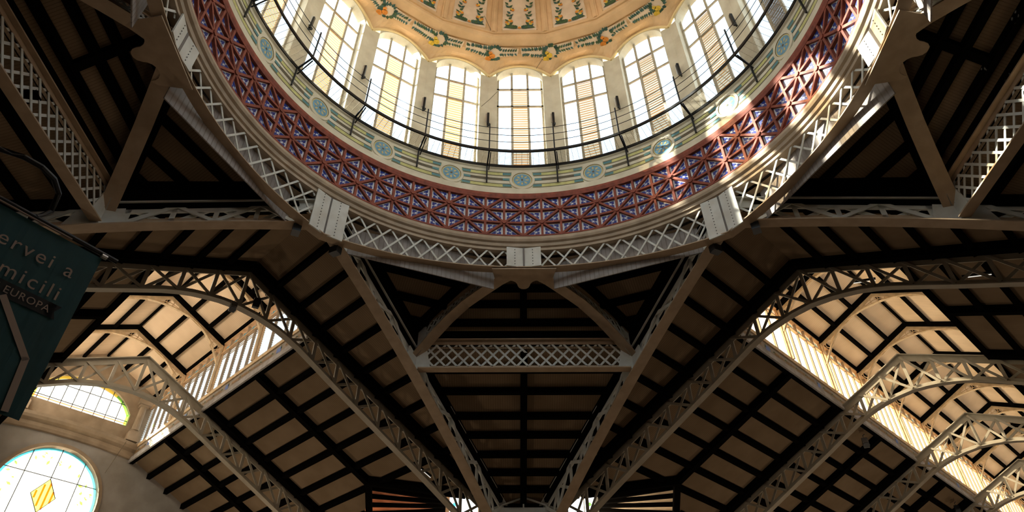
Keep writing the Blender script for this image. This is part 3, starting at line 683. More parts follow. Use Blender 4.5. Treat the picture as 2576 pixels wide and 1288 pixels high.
def facetD(az, s_):
    a = az + 22.5 * s_; n2 = pol(1, a, 0); M = Matrix.Rotation(-R_(az), 3, 'Z'); T = lambda x, y: tuple((M @ Vector((x * s_, y, 0)))[:2])
    zc = lambda x, y: 16.95 - .635 * (n2.x * x + n2.y * y - 8.665)
    nm = 'boards_facet_%d_%d' % (az, s_); boards(nm, n2[:2])
    lb = {(0, -1): 'small triangular boarded ceiling left of the V of struts straight ahead', (0, 1): 'small triangular boarded ceiling right of the V of struts straight ahead', (-90, 1): 'triangular boarded ceiling at left between the ring and the left nave truss', (-90, -1): 'triangular boarded ceiling cut by the top left corner',
          (90, -1): 'triangular boarded ceiling at right between the ring and the right nave truss', (90, 1): 'triangular boarded ceiling cut by the top right corner'}[(az, s_)]
    p3 = T(6.63, 6.63); c = T(3.4, 9.4)
    t = thing('ceiling', (c[0], c[1], 15), lb, 'ceiling', kind='structure')
    P1, P2, P3 = Vector((*T(0.0, 9.25), 0)), Vector((*T(4.04, 12.03), 0)), Vector((*p3, 0))
    S = lambda p: n2.x * p.x + n2.y * p.y
    e1 = P1.lerp(P2, (9.40 - S(P1)) / (S(P2) - S(P1))); e2 = P3.lerp(P2, (9.40 - S(P3)) / (S(P2) - S(P3)))
    g = MB(); slab_poly(g, [tuple(e1[:2]), tuple(P2[:2]), tuple(e2[:2])], [], zc); g.build('board_panel', nm, t)
    for s in (9.62, 10.70, 11.5, 12.2):
        f1 = (s - S(P1)) / (S(P2) - S(P1)); f2 = (s - S(P3)) / (S(P2) - S(P3))
        A, B = P1.lerp(P2, f1), P3.lerp(P2, f2); purlin(t, (A.x, A.y, zc(A.x, A.y)), (B.x, B.y, zc(B.x, B.y)))
    off = lambda q, d: q + Vector((n2.y, -n2.x, 0)) * d
    sg = 1 if (P3 - P1).dot(Vector((n2.y, -n2.x, 0))) > 0 else -1
    for A, B in ((off(e1, .30 * sg), off(P2, .25 * sg)), (e2, P2)): purlin(t, (A.x, A.y, zc(A.x, A.y)), (B.x, B.y, zc(B.x, B.y)), .22, .3 if A is not e2 else 1.0, 'rafter')
    g = MB(); zt_ = lambda q: 14.45 + .95 * (12.03 - Vector((q.x, q.y, 0)).dot(pol(1, az, 0))); g.prism([(e1.x, e1.y, zc(e1.x, e1.y) - .05), (P2.x, P2.y, zc(P2.x, P2.y) - .05), (P2.x, P2.y, zt_(P2) + .12), (e1.x, e1.y, zt_(e1) + .12)], n2 * .02); g.build('valley_board', 'black_beam', t)
    # fascia board on the octagon side
    tt = Vector((n2.y, -n2.x, 0)); s = 9.42
    f1 = (s - S(P1)) / (S(P2) - S(P1)); f2 = (s - S(P3)) / (S(P2) - S(P3)); A, B = P1.lerp(P2, f1), P3.lerp(P2, f2); A = A - (A - B).normalized() * .24
    g = MB(); g.prism([(A.x, A.y, 14.74), (B.x, B.y, 14.74), (B.x, B.y, 16.4), (A.x, A.y, 16.4)], n2 * .04)
    fn = 'fascia_%d_%d' % (az, s_); mat(fn, (0.31, 0.285, 0.27), 0.8, 0, .25, 2, stripes=tuple(tt * 6))
    tag(g.build('fascia_board', fn, base=(A.x, A.y, 14.74 + EYE)), {(0, -1): 'grey boarded fascia under the ring, left of the central post', (0, 1): 'grey boarded fascia under the ring, right of the central post', (-90, 1): 'grey boarded fascia running down from the left junction plate', (-90, -1): 'grey boarded fascia above the left junction plate',
        (90, -1): 'grey boarded fascia running down from the right junction plate', (90, 1): 'grey boarded fascia above the right junction plate'}[(az, s_)], 'fascia', 'boarded fascias around the ring')
for az, nm in ((0, 'ahead'), (-90, 'left'), (90, 'right')):
    facetC(az, nm)
    for s_ in (-1, 1): facetD(az, s_)
# back corner: closes the roof behind the viewer
g = MB(); M = Matrix.Rotation(PI, 3, 'Z')
slab_poly(g, [tuple((M @ Vector((x, y, 0)))[:2]) for x, y in [(6.63, 6.63), (4.04, 12.03), (0, 20.4), (-4.04, 12.03), (-6.63, 6.63), (-4, 9.4), (0, 9.6), (4, 9.4)]], [], lambda x, y: 19.34 + .4696 * min(y, -6.6))
mat('boards_back', (0.5, 0.385, 0.27), 0.75)
tag(g.build('ceiling', 'boards_back'), 'boarded ceiling of the corner behind the viewer, outside the picture', 'ceiling', kind='structure')

# ------------------------------------------------------------------ naves
LW = 3.14       # half width of the lantern opening
def nave_roof(az, uend, pavilion, visible, nmside):
    N = Nave(az)
    for sgn in (-1, 1):
        near = {(-45, 1): 'right slope of the left nave ceiling, boarded with black purlins', (-45, -1): 'left slope of the left nave ceiling, behind the banner', (45, -1): 'left slope of the right nave ceiling, boarded with black purlins', (45, 1): 'right slope of the right nave ceiling, at the right edge'}.get((az, sgn), 'boarded ceiling slope behind the viewer, outside the picture')
        t = thing('ceiling', tuple(N.P(16, 4 * sgn, 14)), near, 'ceiling', kind='structure')
        nm = 'boards_nave_%d_%d' % (az, sgn); boards(nm, N.b[:2])
        zf = lambda x, y: ZR - SL * abs(x * N.b.x + y * N.b.y)
        pts = [(9.38, 0), (t0u(14.47), 14.47), (uend, 14.47), (uend, LW), (14.85, LW), (14.85, 0)]
        holes = []
        if pavilion == sgn: holes = [[(18.8, 9.3), (14.9, 11.5), (14.9, 14.3), (24.5, 14.3), (21.9, 11.4)]]
        W2 = lambda l: [tuple(N.P(u, v * sgn, 0)[:2]) for u, v in l]
        g = MB(); slab_poly(g, W2(pts), [W2(h) for h in holes], zf); g.build('board_panel', nm, t)
        if not visible: continue
        v = 1.02; i = 0
        while v < 14.3:
            u0 = t0u(v) + .1; u1 = uend
            if v < LW - .1: u1 = 14.85
            rng = [(u0, u1)]
            if holes and v > 9.2:
                ua = interp(v, [(9.3, 18.8), (11.5, 14.9), (14.3, 14.9)]); ub = interp(v, [(9.3, 18.8), (11.4, 21.9), (14.3, 24.5)])
                rng = [(u0, ua), (ub, u1)]
            for a_, b_ in rng:
                if b_ - a_ > .3: purlin(t, N.P(a_, v * sgn, roofz(v)), N.P(b_, v * sgn, roofz(v)))
            v += 1.07
        # rafters across the slope
        us = [(14.25, 0, 'T'), (18.85, LW, 'm'), (23.15, LW, 'T'), (27.4, LW, 'm')] + ([(31.15, LW, 'T'), (35.3, LW, 'm'), (38.95, LW, 'T'), (43.2, LW, 'm'), (46.8, LW, 'T')] if uend > 40 else [])
        for u, v0, kd in us:
            v1 = 14.4
            if holes and 14.9 < u < 24.5: v1 = 9.3 if u < 19 else (11.5 if u < 22 else 12.7)
            purlin(t, N.P(u, v0 * sgn, roofz(v0)), N.P(u, v1 * sgn, roofz(v1)), .34 if kd == 'T' else .28, .30, 'rafter')
        purlin(t, N.P(t0u(0) + .42, .1 * sgn, ZR), N.P(t0u(14) + .36, 14 * sgn, roofz(14)), .28, .28, 'rafter')
        if holes:
            for (u0, v0), (u1, v1) in (((18.8, 9.3), (14.9, 11.5)), ((18.8, 9.3), (24.5, 14.0))): purlin(t, N.P(u0, v0 * sgn, roofz(v0)), N.P(u1, v1 * sgn, roofz(v1)), .26, .34, 'rafter')
nave_roof(-45, 31.4, 1, True, 'left'); nave_roof(45, 60, -1, True, 'right')
nave_roof(-135, 31.4, 0, False, 'back'); nave_roof(135, 31.4, 0, False, 'back')

# nave trusses
ZLOW = [(0, 14.36), (.8, 14.30), (1.6, 14.14), (2.4, 13.88), (3.4, 13.40), (4.4, 12.90), (5.8, 12.24), (7.3, 11.52), (8.7, 10.86), (10, 10.22), (12, 9.2), (14.4, 7.9)]
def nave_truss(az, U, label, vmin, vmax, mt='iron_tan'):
    N = Nave(az); t = thing('nave_truss', tuple(N.P(U, 0, 14.4)), label, 'truss', 'gable trusses across the naves')
    rib = MB()
    vs = sorted(set([round(vmin + (vmax - vmin) * i / 48, 3) for i in range(49)] + [0.0]))
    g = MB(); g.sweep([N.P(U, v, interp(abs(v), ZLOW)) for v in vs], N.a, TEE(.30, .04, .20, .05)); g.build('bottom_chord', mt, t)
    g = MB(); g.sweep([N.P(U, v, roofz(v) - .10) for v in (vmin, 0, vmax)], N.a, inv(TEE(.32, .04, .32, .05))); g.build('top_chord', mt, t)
    nodes = [x for x in [(-13 + i) * 1.10 for i in range(27)] if vmin - .1 <= x <= vmax + .1]
    for i, v in enumerate(nodes):
        zt, zl = roofz(v) - .2, interp(abs(v), ZLOW) + .05
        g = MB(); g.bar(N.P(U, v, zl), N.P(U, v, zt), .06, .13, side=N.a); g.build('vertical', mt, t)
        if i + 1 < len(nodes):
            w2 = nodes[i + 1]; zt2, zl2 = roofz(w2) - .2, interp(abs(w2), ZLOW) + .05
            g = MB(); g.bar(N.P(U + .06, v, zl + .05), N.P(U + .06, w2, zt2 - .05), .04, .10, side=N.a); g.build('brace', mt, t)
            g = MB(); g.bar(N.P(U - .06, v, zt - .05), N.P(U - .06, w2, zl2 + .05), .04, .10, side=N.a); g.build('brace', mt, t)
    return t
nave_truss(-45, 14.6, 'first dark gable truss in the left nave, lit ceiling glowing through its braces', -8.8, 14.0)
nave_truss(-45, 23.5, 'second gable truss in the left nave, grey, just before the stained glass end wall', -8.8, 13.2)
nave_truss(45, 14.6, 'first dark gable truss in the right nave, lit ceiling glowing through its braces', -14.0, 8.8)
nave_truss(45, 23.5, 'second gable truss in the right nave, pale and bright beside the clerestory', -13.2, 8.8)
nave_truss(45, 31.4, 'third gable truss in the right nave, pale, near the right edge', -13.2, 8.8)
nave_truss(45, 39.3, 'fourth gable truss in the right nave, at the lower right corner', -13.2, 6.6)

# lanterns: roof, side glazing, small arched trusses
LZ, LE = 19.62, 18.18
def lz(v): return LZ - (LZ - LE) * abs(v) / LW
def lantern(az, uend, visible, sides, warm):
    N = Nave(az); side_name = {-45: 'left', 45: 'right'}.get(az, 'back')
    for sgn in (-1, 1):
        vis = visible and True
        lb = {(-45, 1): 'bright boarded right slope of the left nave lantern', (-45, -1): 'bright boarded left slope of the left nave lantern', (45, 1): 'bright boarded right slope of the right nave lantern', (45, -1): 'bright boarded left slope of the right nave lantern'}.get((az, sgn), 'lantern ceiling slope behind the viewer, outside the picture')
        t = thing('ceiling', tuple(N.P(20, sgn * 1.5, 19)), lb, 'ceiling', kind='structure')
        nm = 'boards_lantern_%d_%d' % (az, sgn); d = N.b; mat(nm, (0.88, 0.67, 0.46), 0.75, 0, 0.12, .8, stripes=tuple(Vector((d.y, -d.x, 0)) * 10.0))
        W2 = lambda l: [tuple(N.P(u, v * sgn, 0)[:2]) for u, v in l]
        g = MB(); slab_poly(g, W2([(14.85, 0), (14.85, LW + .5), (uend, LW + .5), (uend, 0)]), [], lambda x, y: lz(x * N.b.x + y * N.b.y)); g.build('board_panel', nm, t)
        if vis:
            for v in (1.04, 2.08, 3.02): purlin(t, N.P(14.85, v * sgn, lz(v)), N.P(uend, v * sgn, lz(v)), .16, .18)
            if sgn == 1: purlin(t, N.P(14.85, .02, LZ - .04), N.P(uend, .02, LZ - .04), .10, .12)
            u = 19.5
            while u < uend - 1:
                purlin(t, N.P(u, .0, LZ), N.P(u, (LW - .05) * sgn, lz(LW)), .30, .22, 'rafter'); u += 4.0
        # side glazing in bays of 4 m
        full = (sgn == sides)
        u = 14.85; bay = 0
        while u < uend - .5:
            u1 = min({0: 19.5}.get(bay, u + 4.0), uend)
            if not visible:
                u1 = uend
            if full and visible:
                nth = ['nearest', 'second', 'third', 'fourth', 'fifth', 'sixth', 'seventh', 'eighth', 'ninth', 'tenth', 'eleventh', 'twelfth'][bay]
                wn = thing('window_%d' % ((30 if az < 0 else 50) + bay), tuple(N.P(u, LW * sgn, 15.4)), '%s bay of the %s nave clerestory, louvred panes between brown bars' % (nth, side_name), 'window', 'clerestory bays of the %s nave' % side_name, 'structure')
                nb = 5 if bay else 4
                g = MB()
                for i in range(nb + 1):
                    x = u + (u1 - u) * i / nb; wd_ = .17 if i in (0,) else .085
                    g = MB(); g.mesh([N.P(x + a_, LW * sgn + b_, z) for z in (15.42, 18.12) for a_, b_ in ((-wd_ / 2, -.06), (wd_ / 2, -.06), (wd_ / 2, .06), (-wd_ / 2, .06))], [(0, 3, 2, 1), (4, 5, 6, 7), (0, 1, 5, 4), (1, 2, 6, 5), (2, 3, 7, 6), (3, 0, 4, 7)])
                    if i < nb or u1 >= uend: g.build('mullion', 'mullion' if not i == 0 else 'tan_board', wn)
                    if i < nb:
                        x2 = u + (u1 - u) * (i + 1) / nb
                        g = MB(); g.face([N.P(x, LW * sgn + .03 * sgn, 15.42), N.P(x2, LW * sgn + .03 * sgn, 15.42), N.P(x2, LW * sgn + .03 * sgn, 17.5), N.P(x, LW * sgn + .03 * sgn, 17.5)]); g.build('louvred_pane', 'glass_sunny' if warm else 'glass_louver', wn)
                        g = MB(); g.face([N.P(x, LW * sgn + .03 * sgn, 17.56), N.P(x2, LW * sgn + .03 * sgn, 17.56), N.P(x2, LW * sgn + .03 * sgn, 18.0), N.P(x, LW * sgn + .03 * sgn, 18.0)], 0)
                        c = N.P((x + x2) / 2, LW * sgn - .0, 17.78); e = N.a * .10
                        g.face([c + e, c + V3(0, 0, .07), c - e, c - V3(0, 0, .07)], 1); g.face([c + e * 1.9, c + e * 1.5 + V3(0, 0, .05), c + e * 1.1, c + e * 1.5 - V3(0, 0, .05)], 1); g.face([c - e * 1.9, c - e * 1.5 + V3(0, 0, .05), c - e * 1.1, c - e * 1.5 - V3(0, 0, .05)], 1)
                        g.build('transom_pane', ['glass_sunny' if warm else 'glass_clear', 'glass_blue'], wn)
                g = MB()
                for z0, z1, dd in ((17.50, 17.56, .10), (18.0, 18.20, .12)):
                    g.mesh([N.P(x, LW * sgn + b_, z) for z in (z0, z1) for x, b_ in ((u, -dd * sgn), (u1, -dd * sgn), (u1, .06 * sgn), (u, .06 * sgn))], [(0, 3, 2, 1), (4, 5, 6, 7), (0, 1, 5, 4), (1, 2, 6, 5), (2, 3, 7, 6), (3, 0, 4, 7)])
                g.build('header', 'tan_board', wn)
                # fascia below
                for z0, z1, dd, mt_, nm_ in ((14.56, 14.80, .16, 'fascia_grey', 'lower_moulding'), (14.80, 15.26, .08, 'fascia_cream', 'painted_fascia'), (15.26, 15.44, .14, 'tan_truss', 'sill')):
                    g = MB(); g.mesh([N.P(x, LW * sgn + b_, z) for z in (z0, z1) for x, b_ in ((u, -dd * sgn), (u1, -dd * sgn), (u1, .06 * sgn), (u, .06 * sgn))], [(0, 3, 2, 1), (4, 5, 6, 7), (0, 1, 5, 4), (1, 2, 6, 5), (2, 3, 7, 6), (3, 0, 4, 7)], 0)
                    if nm_ == 'painted_fascia':
                        for i in range(1, 6):
                            x = u + (u1 - u) * (i - .5) / 5; c = N.P(x, LW * sgn - .09 * sgn, 15.03); mm = 1 if i in (3,) else 2
                            e = N.a * ((u1 - u) / 5 * (.20 if mm == 1 else .46)); zz = V3(0, 0, .14 if mm == 1 else .07)
                            g.face([c - e - zz, c + e - zz * .6, c + e + zz, c - e + zz * .8], mm)
                            g.face([c - e * 1.3, c - e * .9 + zz * 1.3, c - e * .5], 3)
                    g.build(nm_, [mt_, 'motif_blue', 'motif_brown', 'leaf'], wn)
            else:
                g = MB(); g.face([N.P(u, LW * sgn, 15.4), N.P(u1, LW * sgn, 15.4), N.P(u1, LW * sgn, 18.1), N.P(u, LW * sgn, 18.1)], 0)
                for z0, z1 in ((14.6, 15.4), (18.1, 18.25)): g.face([N.P(u, LW * sgn, z0), N.P(u1, LW * sgn, z0), N.P(u1, LW * sgn, z1), N.P(u, LW * sgn, z1)], 1)
                x = u
                while x < u1:
                    g.bar(N.P(x, LW * sgn, 15.4), N.P(x, LW * sgn, 18.1), .07, .1, m=1); x += .8
                o = g.build('window_%d' % ({-45: 70, 45: 90}.get(az, 110) + bay + (0 if sgn > 0 else 40)), ['glass_milky', 'stone'], base=tuple(N.P(u, LW * sgn, 14.6 + EYE)))
                tag(o, 'clerestory glazing on the hidden side of a nave lantern', 'window', 'hidden clerestory glazing', 'structure')
            u = u1; bay += 1
        # end closure of the lantern towards the dome
        if sgn == 1:
            g = MB(); g.face([N.P(14.85, -LW - .1, roofz(LW)), N.P(14.85, 0, roofz(0)), N.P(14.85, 0, LZ + .1), N.P(14.85, -LW - .1, LE)]); g.face([N.P(14.85, 0, roofz(0)), N.P(14.85, LW + .1, roofz(LW)), N.P(14.85, LW + .1, LE), N.P(14.85, 0, LZ + .1)])
            tag(g.build('wall_lantern', 'stone', base=tuple(N.P(14.85, 0, 14.6 + EYE))), 'short end wall of the %s lantern above the first truss' % side_name, 'wall', 'lantern end walls', 'structure')
    if visible:
        u = 19.5; i = 0
        while u < min(uend, 56) - 1:
            nth = ['first', 'second', 'third', 'fourth', 'fifth', 'sixth', 'seventh', 'eighth', 'ninth', 'tenth'][i]
            t = thing('lantern_truss', tuple(N.P(u, 0, 18)), '%s small arched tan truss in the %s nave lantern' % (nth, side_name), 'truss', 'arched lantern trusses of the %s nave' % side_name)
            arc = lambda v: 18.86 - .10 * (abs(v) / 1.0) ** 2 - .012 * abs(v) ** 4
            g = MB(); vs = [-LW + .08 + (2 * LW - .16) * q / 24 for q in range(25)]; g.sweep([N.P(u, v, arc(v)) for v in vs], N.a, BOX(.14, .05)); g.build('arch_rib', 'tan_truss', t)
            for s_ in (-1, 1):
                g = MB(); g.prism([N.P(u - .02, 0, lz(0) - .2), N.P(u - .02, s_ * LW * .98, lz(LW) - .2), N.P(u - .02, s_ * LW * .98, lz(LW) - .42), N.P(u - .02, 0, lz(0) - .42)], N.a * .04); g.build('rafter_plate', 'tan_truss', t)
            g = MB()
            for q in range(1, 12):   # scroll filling between arch and rafter
                v = -LW + 2 * LW * q / 12; zt = lz(v) - .4; zl = arc(v)
                r_ = max(.05, min(.24, (zt - zl) / 2)); c = N.P(u, v, (zt + zl) / 2)
                pts = [c + N.b * (r_ * math.cos(a_ * PI / 6)) + V3(0, 0, r_ * math.sin(a_ * PI / 6)) for a_ in range(12)]
                g.tube(pts, .022, 4, close=True)
                if zt - zl > .5: g.bar(N.P(u, v, zl), N.P(u, v, zt), .04, .04, side=N.a)
            g.sweep([N.P(u, -LW + 2 * LW * q / 24, (lz(-LW + 2 * LW * q / 24) - .4 + arc(-LW + 2 * LW * q / 24)) / 2) for q in range(2, 23)], N.a, BOX(.02, .03)); g.build('scrollwork', 'tan_truss', t)
            for s_ in (-1, 1):
                g = MB(); g.sweep([N.P(u, s_ * (LW - .12), 15.5), N.P(u, s_ * (LW - .12), 18.1)], N.a, BOX(.10, .10)); g.build('leg', 'tan_truss', t)
            u += 4.0; i += 1
lantern(-45, 31.4, True, 1, False); lantern(45, 60, True, -1, True)
lantern(-135, 31.4, False, 0, False); lantern(135, 31.4, False, 0, False)

# ------------------------------------------------------------------ outer walls and floor
def wall(name, pts2, z0, z1, label, m='wall_dim'):
    g = MB(); (x0, y0), (x1, y1) = pts2; g.face([(x0, y0, z0), (x1, y1, z0), (x1, y1, z1), (x0, y0, z1)]); o = g.build(name, m); tag(o, label, 'wall', kind='structure'); return o
NL, NR = Nave(-45), Nave(45); NBL, NBR = Nave(-135), Nave(135)
i = 0
for N, ue, nm in ((NL, 31.4, 'left'), (NR, 60, 'right'), (NBL, 31.4, 'back_left'), (NBR, 31.4, 'back_right')):
    for sgn in (-1, 1):
        a_, b_ = N.P(14.6, 14.5 * sgn, 0), N.P(ue, 14.5 * sgn, 0)
        wall('wall_%s_aisle_%s' % (nm, 'near' if sgn < 0 else 'far'), (a_[:2], b_[:2]), -EYE, 9.75 if not ((N is NL and sgn > 0) or (N is NR and sgn < 0)) else 9.6, 'aisle wall of the %s nave below the roof, out of view' % nm.replace('_', ' '))
    if N is not NL:
        g = MB(); g.face([N.P(ue, -14.5, -EYE), N.P(ue, 14.5, -EYE), N.P(ue, 14.5, 9.7), N.P(ue, LW, roofz(LW)), N.P(ue, LW + .4, 18.1), N.P(ue, 0, 19.8), N.P(ue, -LW - .4, 18.1), N.P(ue, -LW, roofz(LW)), N.P(ue, -14.5, 9.7)])
        tag(g.build('wall_%s_end' % nm, 'stone'), 'end wall of the %s nave' % nm.replace('_', ' '), 'wall', kind='structure')
g = MB(); g.box((-75, -75, -EYE - .1), (75, 75, -EYE)); tag(g.build('floor', 'floor'), 'market hall floor below the viewer, out of view', 'floor', kind='structure')

# ------------------------------------------------------------------ left nave end wall with stained glass
UW = 31.4
def EP(v, z, d=0): return NL.P(UW - d, v, z)
ow = [(-14.5, -EYE), (14.5, -EYE), (14.5, 9.7), (LW, 14.79), (LW + .3, 18.1), (0, 19.8), (-LW - .3, 18.1), (-LW, 14.79), (-14.5, 9.7)]
def archpts(n=16):
    l = [(2.22, 16.28)]; 
    for i in range(n + 1):
        v = 2.22 - 4.7 * i / n; l.append((v, 18.02 - 1.05 * ((v + .13) / 2.35) ** 4 * .55 - .55 * ((v + .13) / 2.35) ** 2))
    return l + [(-2.48, 16.28)]
circ = lambda r, n=48: [(r * math.cos(2 * PI * i / n), 12.1 + r * math.sin(2 * PI * i / n)) for i in range(n)]
def tess(g, loops, d, m=0, flip=False):
    L3 = [[Vector((v, z, 0)) for v, z in l] for l in loops]; flat = [p for l in L3 for p in l]
    g.mesh([EP(p.x, p.y, d) for p in flat], [tuple(t) for t in geometry.tessellate_polygon(L3)], m)
g = MB(); tess(g, [ow, archpts(), circ(2.30)], 0)
for loop in (archpts(), circ(2.30)):
    k = len(loop)
    for i in range(k):
        (v0, z0), (v1, z1) = loop[i], loop[(i + 1) % k]; g.face([EP(v0, z0), EP(v1, z1), EP(v1, z1, -.5), EP(v0, z0, -.5)])
o = g.build('wall_left_end', 'plaster_grey'); tag(o, 'grey plastered end wall of the left nave with a round and an arched stained window', 'wall', kind='structure')
g = MB(); tess(g, [[(-LW, 15.5), (LW, 15.5), (LW + .2, 18.1), (0, 19.7), (-LW - .2, 18.1)], archpts()], .06)
for loop in (archpts(),):
    k = len(loop)
    for i in range(k): (v0, z0), (v1, z1) = loop[i], loop[(i + 1) % k]; g.face([EP(v0, z0, .06), EP(v1, z1, .06), EP(v1, z1, -.1), EP(v0, z0, -.1)])
tag(g.build('wall_left_gable', 'stone'), 'brown stone gable around the arched stained window of the left nave', 'wall', kind='structure')
# curved cornice below the arched window
g = MB(); prof = [(0, 0), (.12, .02), (.20, .14), (.22, .30), (.42, .40), (.50, .52), (.52, .66), (0, .70)]
vs = [-4.2 + 8.4 * i / 30 for i in range(31)]
for (v0, v1) in zip(vs, vs[1:]):
    for (d0, h0), (d1, h1) in zip(prof, prof[1:]):
        b = lambda v: 14.86 - .035 * v * v * .5
        g.face([EP(v0, b(v0) + h0, d0), EP(v1, b(v1) + h0, d0), EP(v1, b(v1) + h1, d1), EP(v0, b(v0) + h1, d1)])
tag(g.build('cornice', 'stone', base=tuple(EP(0, 14.86 + EYE))), 'curved stone cornice between the arched and the round stained windows', 'cornice')
for s_ in (-1, 1):
    t = thing('pilaster', tuple(EP(2.68 * s_, 15.5)), 'carved stone pilaster %s of the arched stained window' % ('right' if s_ > 0 else 'left'), 'pilaster', 'pilasters beside the arched stained window')
    g = MB(); P = lambda a_, z, d: EP(2.68 * s_ + a_, z, d)
    def blk(a0, a1, z0, z1, d):
        g.mesh([P(a, z, dd) for z in (z0, z1) for a, dd in ((a0, 0.05), (a1, 0.05), (a1, d), (a0, d))], [(0, 1, 2, 3), (4, 7, 6, 5), (0, 4, 5, 1), (1, 5, 6, 2), (2, 6, 7, 3), (3, 7, 4, 0)])
    blk(-.30, .30, 15.52, 15.95, .40); blk(-.24, .24, 15.95, 16.1, .34); g.build('base', 'stone', t)
    g = MB(); g.cyl(P(0, 16.1, .24), .20, (0, 0, 1), 1.25, 14, .17); g.build('shaft', 'stone', t)
    g = MB(); blk(-.22, .22, 17.35, 17.5, .34); blk(-.30, .30, 17.5, 17.85, .44); g.cyl(P(-.2, 17.62, .46), .13, NL.a, .1, 10); g.cyl(P(.2, 17.62, .46), .13, NL.a, .1, 10); g.build('capital', 'stone', t)
# arched stained window
wn = thing('window_2', tuple(EP(0, 16.3)), 'arched stained glass window with a yellow border at the end of the left nave', 'window', kind='structure')
g = MB(); tess(g, [archpts()], -.12); g.build('glass_pane', 'glass_warm', wn)
def strip(pts, w_, d, m, g):
    for (a_, b_) in zip(pts, pts[1:]):
        t_ = Vector((b_[0] - a_[0], b_[1] - a_[1])); 
        if t_.length < 1e-5: continue
        t_.normalize(); n_ = Vector((-t_.y, t_.x)) * w_
        g.face([EP(a_[0], a_[1], d), EP(b_[0], b_[1], d), EP(b_[0] + n_.x, b_[1] + n_.y, d), EP(a_[0] + n_.x, a_[1] + n_.y, d)], m)
g = MB(); ap = archpts(); strip(ap[4:], .16, -.10, 0, g); strip(ap[:5], .13, -.10, 1, g); strip([(-2.4, 16.42), (2.2, 16.42)], .05, -.10, 2, g)
g.build('coloured_border', ['glass_yellow', 'glass_green', 'glass_red'], wn)
g = MB(); x = -2.2
while x < 2.2: g.bar(EP(x, 16.3, -.08), EP(x, 17.98, -.08), .03, .03); x += .55
for z in (16.55, 17.35): g.bar(EP(-2.45, z, -.08), EP(2.22, z, -.08), .03, .03)
g.build('leading', 'lead', wn)
# round stained window
wn = thing('window_3', tuple(EP(0, 9.8)), 'round stained glass window with a striped lozenge at the end of the left nave', 'window', kind='structure')
g = MB(); tess(g, [circ(2.30)], -.3); g.build('glass_pane', 'glass_warm', wn)
g = MB()
for i in range(48):
    a0, a1 = 2 * PI * i / 48, 2 * PI * (i + 1) / 48
    f_ = lambda r, a, d: EP(r * math.cos(a), 12.1 + r * math.sin(a), d)
    g.face([f_(2.30, a0, .1), f_(2.30, a1, .1), f_(2.46, a1, .1), f_(2.46, a0, .1)]); g.face([f_(2.30, a0, .1), f_(2.30, a1, .1), f_(2.30, a1, -.3), f_(2.30, a0, -.3)]); g.face([f_(2.46, a0, .1), f_(2.46, a1, .1), f_(2.46, a1, 0), f_(2.46, a0, 0)])
g.build('window_frame', 'stone', wn)
g = MB()
for i in range(48):
    a0, a1 = 2 * PI * i / 48, 2 * PI * (i + 1) / 48; m_ = 0 if a0 < PI * .85 or a0 > 1.8 * PI else 0
    f_ = lambda r, a, d: EP(r * math.cos(a), 12.1 + r * math.sin(a), d); g.face([f_(2.30, a0, -.28), f_(2.30, a1, -.28), f_(2.19, a1, -.28), f_(2.19, a0, -.28)], m_)
rnd = random.Random(4)
for i in range(46):
    a = rnd.uniform(0, 2 * PI); r = rnd.uniform(1.55, 2.1); s = rnd.uniform(.03, .09); c = (r * math.cos(a), 12.1 + r * math.sin(a)); an = rnd.uniform(0, PI)
    g.face([EP(c[0] + s * 1.6 * math.cos(an + q * PI / 2) * (1 if q % 2 == 0 else .5), c[1] + s * 1.6 * math.sin(an + q * PI / 2) * (1 if q % 2 == 0 else .5), -.27) for q in range(4)], 1 if rnd.random() < .75 else 2)
for v0, z0, s in ((1.95, 11.55, .22), (1.95, 11.25, .18)): g.face([EP(v0 - s, z0 - s, -.27), EP(v0 + s * .8, z0 - s, -.27), EP(v0 + s, z0 + s * .7, -.27), EP(v0 - s * .6, z0 + s, -.27)], 3)
g.build('painted_border', ['glass_blue', 'glass_green', 'glass_yellow', 'glass_dark'], wn)
em = MB(); ct, cb, cl, cr = (0, 12.97), (-.0, 11.45), (-.56, 12.2), (.54, 12.2)
tess(em, [[ct, cr, cb, cl]], -.27, 0)
for i, x in enumerate((-.40, -.16, .08, .32)):
    top = interp(x, [(-.56, 12.2), (0, 12.97), (.54, 12.2)]); bot = interp(x, [(-.56, 12.2), (0, 11.45), (.54, 12.2)])
    em.face([EP(x, bot + .04, -.26), EP(x + .09, bot + .05, -.26), EP(x + .09, top - .05, -.26), EP(x, top - .04, -.26)], 1)
em.build('lozenge_emblem', ['glass_yellow', 'glass_red'], wn)
g = MB()
for p, q in ((ct, cr), (cr, cb), (cb, cl), (cl, ct)): g.bar(EP(*p, -.25), EP(*q, -.25), .03, .03)
for x in (-1.2, 0, 1.2):
    h = math.sqrt(2.3 ** 2 - x * x)
    if x: g.bar(EP(x, 12.1 - h, -.25), EP(x, 12.1 + h, -.25), .03, .03)
    else: g.bar(EP(x, 12.97, -.25), EP(x, 14.4, -.25), .03, .03)
for z in (10.9, 13.05): h = math.sqrt(2.3 ** 2 - (z - 12.1) ** 2); g.bar(EP(-h, z, -.25), EP(h, z, -.25), .03, .03)
g.build('leading', 'lead', wn)
tt = MB(); tt.tube([EP(2.42, 15.4, .5), EP(2.0, 13.6, .55)], .012, 5); tag(tt.build('wire', 'dark_line', base=tuple(EP(2.4, 15.4 + EYE, .5))), 'thin wire hanging in front of the left end wall beside the round window', 'wire')

